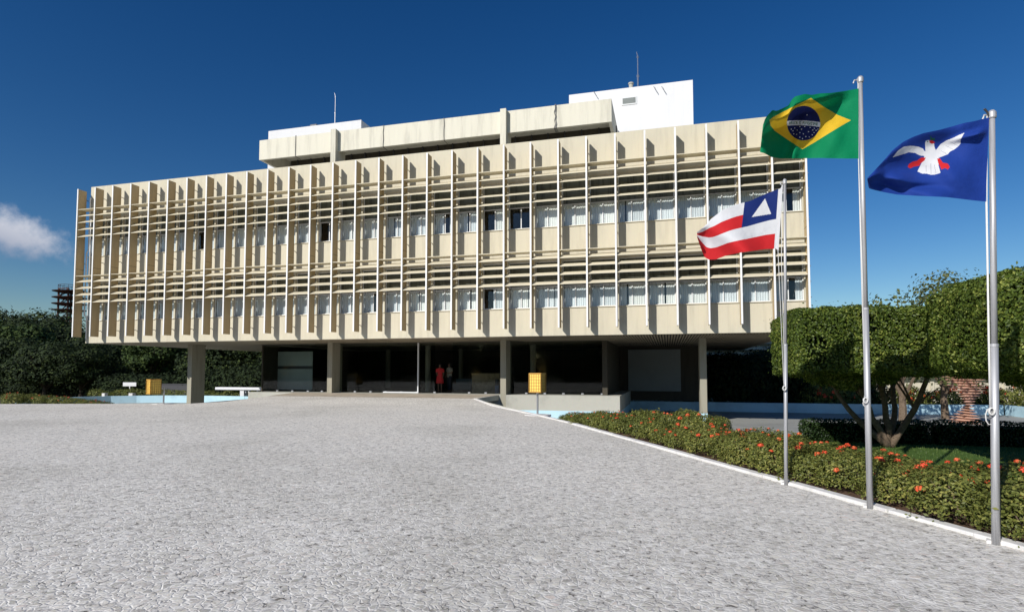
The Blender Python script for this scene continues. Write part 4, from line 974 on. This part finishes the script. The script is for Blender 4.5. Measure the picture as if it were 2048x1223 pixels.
# ------------------------------------------------------------------ background planting right of the building
def tree_mesh(seed, w_, h_, n, size, trunk_h, blobs=9, openness=.0):
    r = np.random.default_rng(seed); Pp = []; Nn = []
    for b in range(blobs):
        a = r.uniform(0, 6.28); q = r.uniform(0, 1)**.5; c = np.array([math.cos(a)*w_*.30*q, math.sin(a)*w_*.30*q, trunk_h + (h_-trunk_h)*r.uniform(.22, .82)])
        R = w_ * r.uniform(.10, .24) * (1 if blobs > 20 else 1.25); m_ = n // blobs; d = r.normal(size=(m_,3)); d /= np.linalg.norm(d,axis=1)[:,None]; d[:,2] *= .75
        rr = r.uniform(.35, 1, m_)**.5; P = c + d*R*(rr*(1+.35*noise3(d*R, seed*31+b, 6/R)))[:,None]; Pp.append(P); Nn.append(d)
    P = np.concatenate(Pp); d = np.concatenate(Nn); ok = P[:,2] > .25; V, F = leaves(P[ok], d[ok]*1.2 + np.array([0,0,.35]), size, r, .55, .6)
    tk = MB(); tk.tube([(0,0,-.1),(.05*w_*.2,0,trunk_h*.6),(0,0,trunk_h*1.25)], [.028*w_+.03, .022*w_+.02, .015*w_+.01], 8)
    rr = random.Random(seed)
    for k in range(7):
        a = rr.uniform(0, 6.28); e = (math.cos(a)*w_*.33, math.sin(a)*w_*.33, trunk_h + (h_-trunk_h)*rr.uniform(.3,.7)); tk.tube([(0,0,trunk_h*rr.uniform(.6,1.1)), (e[0]*.5, e[1]*.5, (trunk_h+e[2])/2), e], [.012*w_, .009*w_, .003*w_], 6)
    return V, F, tk
far_src = []
for i, (sd, mm) in enumerate(((1,'leaf_far'),(2,'leaf_lit'),(3,'leaf_far'),(4,'leaf_lit'))):
    V, F, tk = tree_mesh(sd, 10, 8.5, 17000, .32, 1.5, 30)
    far_src.append((np_mesh('crown', V, F, [M[mm]]), tk.mesh('trunk', M['barkdk'])))
def put_tree(src, loc, rz, s, label, group, name='tree'):
    t_ = thing(name, label, 'tree', loc, rz, group); t_.scale = s; link('crown', src[0], t_); link('trunk', src[1], t_); return t_
GRP = 'dark trees in the row behind the left of the building'
rr = random.Random(5)
# (pixel x of trunk, pixel y of crown top, distance Y)
rowL = [(-60,628,52,0),(-5,630,54,2),(62,612,56,0),(112,640,52,2),(155,656,58,3),(30,646,47,1),(200,668,50,0),(250,672,56,2),(300,668,48,1),(345,665,52,3),(395,672,56,1),(440,668,48,2),(490,668,54,3),(535,668,50,0),(20,668,44,0),(95,680,42,2),(-70,660,44,0),(165,690,43,0),(585,668,56,2)]
for i, (px_, py_, Yy, k) in enumerate(rowL):
    a = atY(px_, py_, Yy); H = a.z + 2.46; s = H / 8.3
    put_tree(far_src[k], (a.x, Yy, -2.46), rr.uniform(0, 6.28), ((.75 if px_ in (62, -5) else 1.25)*s, s*1.1, s), 'dark green leafy tree in the row behind the pool at left' if px_ < 300 else 'mid-green leafy tree seen under the raised building', GRP if px_ < 300 else 'trees seen under the raised building')
us = [ixora_mesh(60 + i, 5.5, 2.6, 2600, .26, 0) for i in range(3)]
for i in range(22):
    px_ = -70 + i * 30; Yy = 44.5 + rr.uniform(-1.2, 1.2); a = atY(px_, 760, Yy)
    t_ = thing('understory_bush', 'large dark bush filling the gap under the tree row at left', 'bush', (a.x, Yy, -2.5), i, 'dark bushes under the tree row'); q = rr.uniform(.75, 1.1); t_.scale = (1, 1, q)
    link('foliage', us[i % 3][3], t_); link('stem', us[i % 3][2], t_)
for i in range(26):
    x_ = -120 + i * 8; put_tree(far_src[(i*3) % 4], (x_ + rr.uniform(-2, 2), (-62 if i % 2 else -74) + rr.uniform(-3, 3), -6.5), i*2.1, (1.75, 1.6, 2.0), 'unseen large tree added behind the viewer to block sky reflections in the lobby glass', 'unseen trees added to darken the lobby glass')  # unseen row, sunk and packed, added to keep bright sky out of glass reflections
# very dark trees seen past the right pillar
for i, (px_, py_, Yy, k) in enumerate(((1440,700,46,0),(1500,706,44,2),(1560,690,48,0),(1620,700,50,2),(1680,690,52,0))):
    a = atY(px_, py_, Yy); s = (a.z + 2.46) / 8.3
    put_tree(far_src[k], (a.x, Yy, -2.46), i, (s*1.9, s*1.4, s), 'dark shaded tree standing beyond the pool right of the last pillar', 'dark trees beyond the pool on the right')
for i in range(9):
    px_ = 1395 + i * 34; Yy = 43 + rr.uniform(-1, 1); a = atY(px_, 760, Yy)
    t_ = thing('understory_bush', 'large dark bush in the shade beyond the pool, right of the last pillar', 'bush', (a.x, Yy, -2.5), i, 'dark bushes right of the last pillar'); t_.scale = (1, 1, rr.uniform(1.25, 1.45))
    link('foliage', us[i % 3][3], t_); link('stem', us[i % 3][2], t_)
for i in range(8):
    x_ = 14 + i * 9; put_tree(far_src[i % 4], (x_, 66 + rr.uniform(-3, 3), -2.46), i*1.3, (1.3, 1.2, rr.uniform(.75, .95)), 'leafy tree in the far row behind the clipped trees at right', 'far trees behind the clipped trees at right')
# thin tree with open crown above the topiary
V, F, tk = tree_mesh(17, 8, 8, 2300, .26, 2.0, 13)
src = (np_mesh('crown', V, F, [M['leaf_olive']]), tk.mesh('trunk', M['bark']))
a = atY(1795, 538, 30); s = (a.z + 2.46) / 8.0; put_tree(src, (a.x, 30, -2.46), 1.0, (s*.85, s*.85, s), 'thin open tree rising above the wide clipped tree', None, 'tree')
V, F, tk = tree_mesh(23, 8, 8, 5000, .24, 2.0, 10); src2 = (np_mesh('crown', V, F, [M['leaf_olive']]), tk.mesh('trunk', M['bark']))
a = atY(1880, 548, 34); s = (a.z + 2.46) / 8.0; put_tree(src2, (a.x, 34, -2.46), 2.0, (s*.8, s*.8, s), 'denser tree just left of the tall clipped tree top', None, 'tree')
# beds, low shrubs and beige wall far right
bw = MB(); a = atY(1600, 770, 52); b = atY(2300, 770, 52)
bw.box(a.x, b.x, 52, 52.3, -2.46, -.9)
for k in range(14): x = a.x + 2 + k * 2.4; bw.box(x, x + .25, 51.9, 51.999, -2.46, -.8)
tag(bw.build('boundary_wall', M['cream']), 'beige boundary wall beyond the pool at far right', 'wall')
bsrc = [ixora_mesh(40 + i, 1.6, .9, 900, .12, n) for i, n in ((0, 0), (1, 9), (2, 0), (3, 11))]
rr = random.Random(8)
for i in range(16):
    px_ = 1640 + i * 30; Yy = 40 + rr.uniform(-1.5, 3); a = atY(px_, 790, Yy)
    fl = bsrc[i % 4]; put_ixora(fl, (a.x, Yy, -2.46), i, (1.3, 1.2, rr.uniform(1.3, 1.9)), 'bushy shrub with red flowers beyond the pool wall' if fl[1] else 'bushy green shrub beyond the pool wall', 'red flowering shrubs beyond the pool wall' if fl[1] else 'green shrubs beyond the pool wall', fs=3.0)
# shrubs behind the pool on the left
for i in range(15):
    px_ = 195 + i * 22; Yy = 38.2 + rr.uniform(0, 1.6); a = atY(px_, 780, Yy)
    put_ixora(bsrc[0 if i % 3 else 2], (a.x, Yy, -2.46), i*1.7, (.9, .8, rr.uniform(.85, 1.15)), 'low brownish green shrub beyond the left pool wall', 'low shrubs beyond the left pool wall')
# annex with horizontal slats glimpsed under the soffit
ax = MB(); a = atY(1405, 690, 60); b = atY(1640, 720, 60)
an = thing('annex_building', 'low beige annex with slatted front glimpsed past the right pillar', 'building', (a.x, 60, -2.46))
ax.box(a.x, b.x, 60, 66, -2.46, a.z + 1.0); 
sl_ = MB()
for k in range(6): z = a.z + .6 - k * .55; sl_.box(a.x - .2, b.x + .2, 59.4, 59.95, z, z + .28)
for o in (ax.build('wall', M['cream']), sl_.build('sunshade_slat', M['louver'])): o.parent = an; o.matrix_parent_inverse = Matrix.Translation(-an.location)
# the steel water tower at left
twx = atY(139, 600, 75); tb_ = thing('steel_tower', 'rusty steel tower with stacked round platforms behind the left end of the building', 'tower', (twx.x, 75, -2.46))
M['rust'] = paint('rusty steel', (.09, .045, .04), .3, streak=False)
zt = atY(139, 578, 75).z + 2.46; fm = MB(); r_ = 1.05
for sx in (-1, 1):
    for sy in (-1, 1): fm.bar((sx*r_, sy*r_, 0), (sx*r_, sy*r_, zt), .22, .22)
for k in range(12):
    z = k * zt / 12; z2 = (k+1) * zt / 12
    for sy in (-1, 1): fm.bar((-r_, sy*r_, z), (r_, sy*r_, z2), .12, .12); fm.bar((-r_, sy*r_, z2), (r_, sy*r_, z2), .16, .16)
    for sx in (-1, 1): fm.bar((sx*r_, -r_, z), (sx*r_, r_, z2), .12, .12)
fm.build('frame', M['rust'], tb_)
for k in range(4):
    z = zt - .5 - k * 1.05; d = MB(); d.lathe((0, 0, z), [(1.2, -.22), (2.4, .05), (2.45, .12), (1.2, .16)], 20); d.build('platform', M['rust'], tb_)
rl = MB()
for k in range(16): a_ = k*math.pi/8; rl.tube([(1.6*math.cos(a_),1.6*math.sin(a_),zt-.4),(1.6*math.cos(a_),1.6*math.sin(a_),zt+.6)], .03, 4); a2 = a_ + math.pi/8; rl.tube([(1.6*math.cos(a_),1.6*math.sin(a_),zt+.6),(1.6*math.cos(a2),1.6*math.sin(a2),zt+.6)], .04, 4)
rl.build('railing', M['rust'], tb_)
# white long bench, white sign and grey wall beyond the left pool
a = atY(432, 772, 37.6); b = atY(528, 772, 37.6); wb = MB(); z = a.z - .12
bn = thing('white_beam_bench', 'long white slab bench on a rough support beyond the pool under the building', 'bench', (a.x, 37.6, -2.46))
wb.prism([(a.x, 37.5), (b.x, 37.4), (b.x, 38.1), (a.x, 38.1)], z - .14, z + .06); lg = MB()
c_ = atY(485, 780, 37.7); lg.prism([(c_.x-.1,37.55),(c_.x+.25,37.55),(c_.x+.25,37.95),(c_.x-.1,37.95)], -2.46, z - .161); lg.bar((c_.x-.2,37.7,-2.4),(c_.x+.3,37.7,z-.17), .10, .2); lg.bar((c_.x+.9,37.7,-2.4),(c_.x+.6,37.7,z-.17), .10, .2); lg.bar((b.x-.6,37.7,-2.4),(b.x-.6,37.7,z-.165), .10, .2)
for o in (wb.build('seat', M['white'], bevel=.03), lg.build('support', M['white'])): o.parent = bn; o.matrix_parent_inverse = Matrix.Translation(-bn.location)
a = atY(246, 764, 40.5); b = atY(272, 773, 40.5); sg = MB(); sg.box(a.x, b.x, 40.5, 40.56, b.z + .05, a.z); sg.box((a.x+b.x)/2-.04, (a.x+b.x)/2+.04, 40.52, 40.6, -2.46, b.z + .049)
tag(sg.build('white_board', M['white']), 'small white board on a post among the trees left of the yellow bin', 'sign board')
a = atY(322, 768, 41); b = atY(378, 784, 41); gw = MB(); gw.box(a.x, b.x, 41, 41.2, -2.46, a.z); gw.box(a.x - .05, b.x + .05, 40.95, 41.25, a.z + .001, a.z + .06)
tag(gw.build('grey_wall', M['dkgrey']), 'low dark grey wall behind the pool between the yellow bin and the first pillar', 'wall')
for px_, lab in ((158, 'small pale stone block at the left end of the pool wall'), (213, 'flat pale stone block on the pool wall, right of the first block')):
    a = atY(px_, 787, 35.5); c = MB(); c.box(a.x, a.x + (.30 if px_ < 200 else .4), 37.4, 37.7, -2.46, a.z - .02); tag(c.build('stone_block', M['kerb'], bevel=.02), lab, 'stone block')
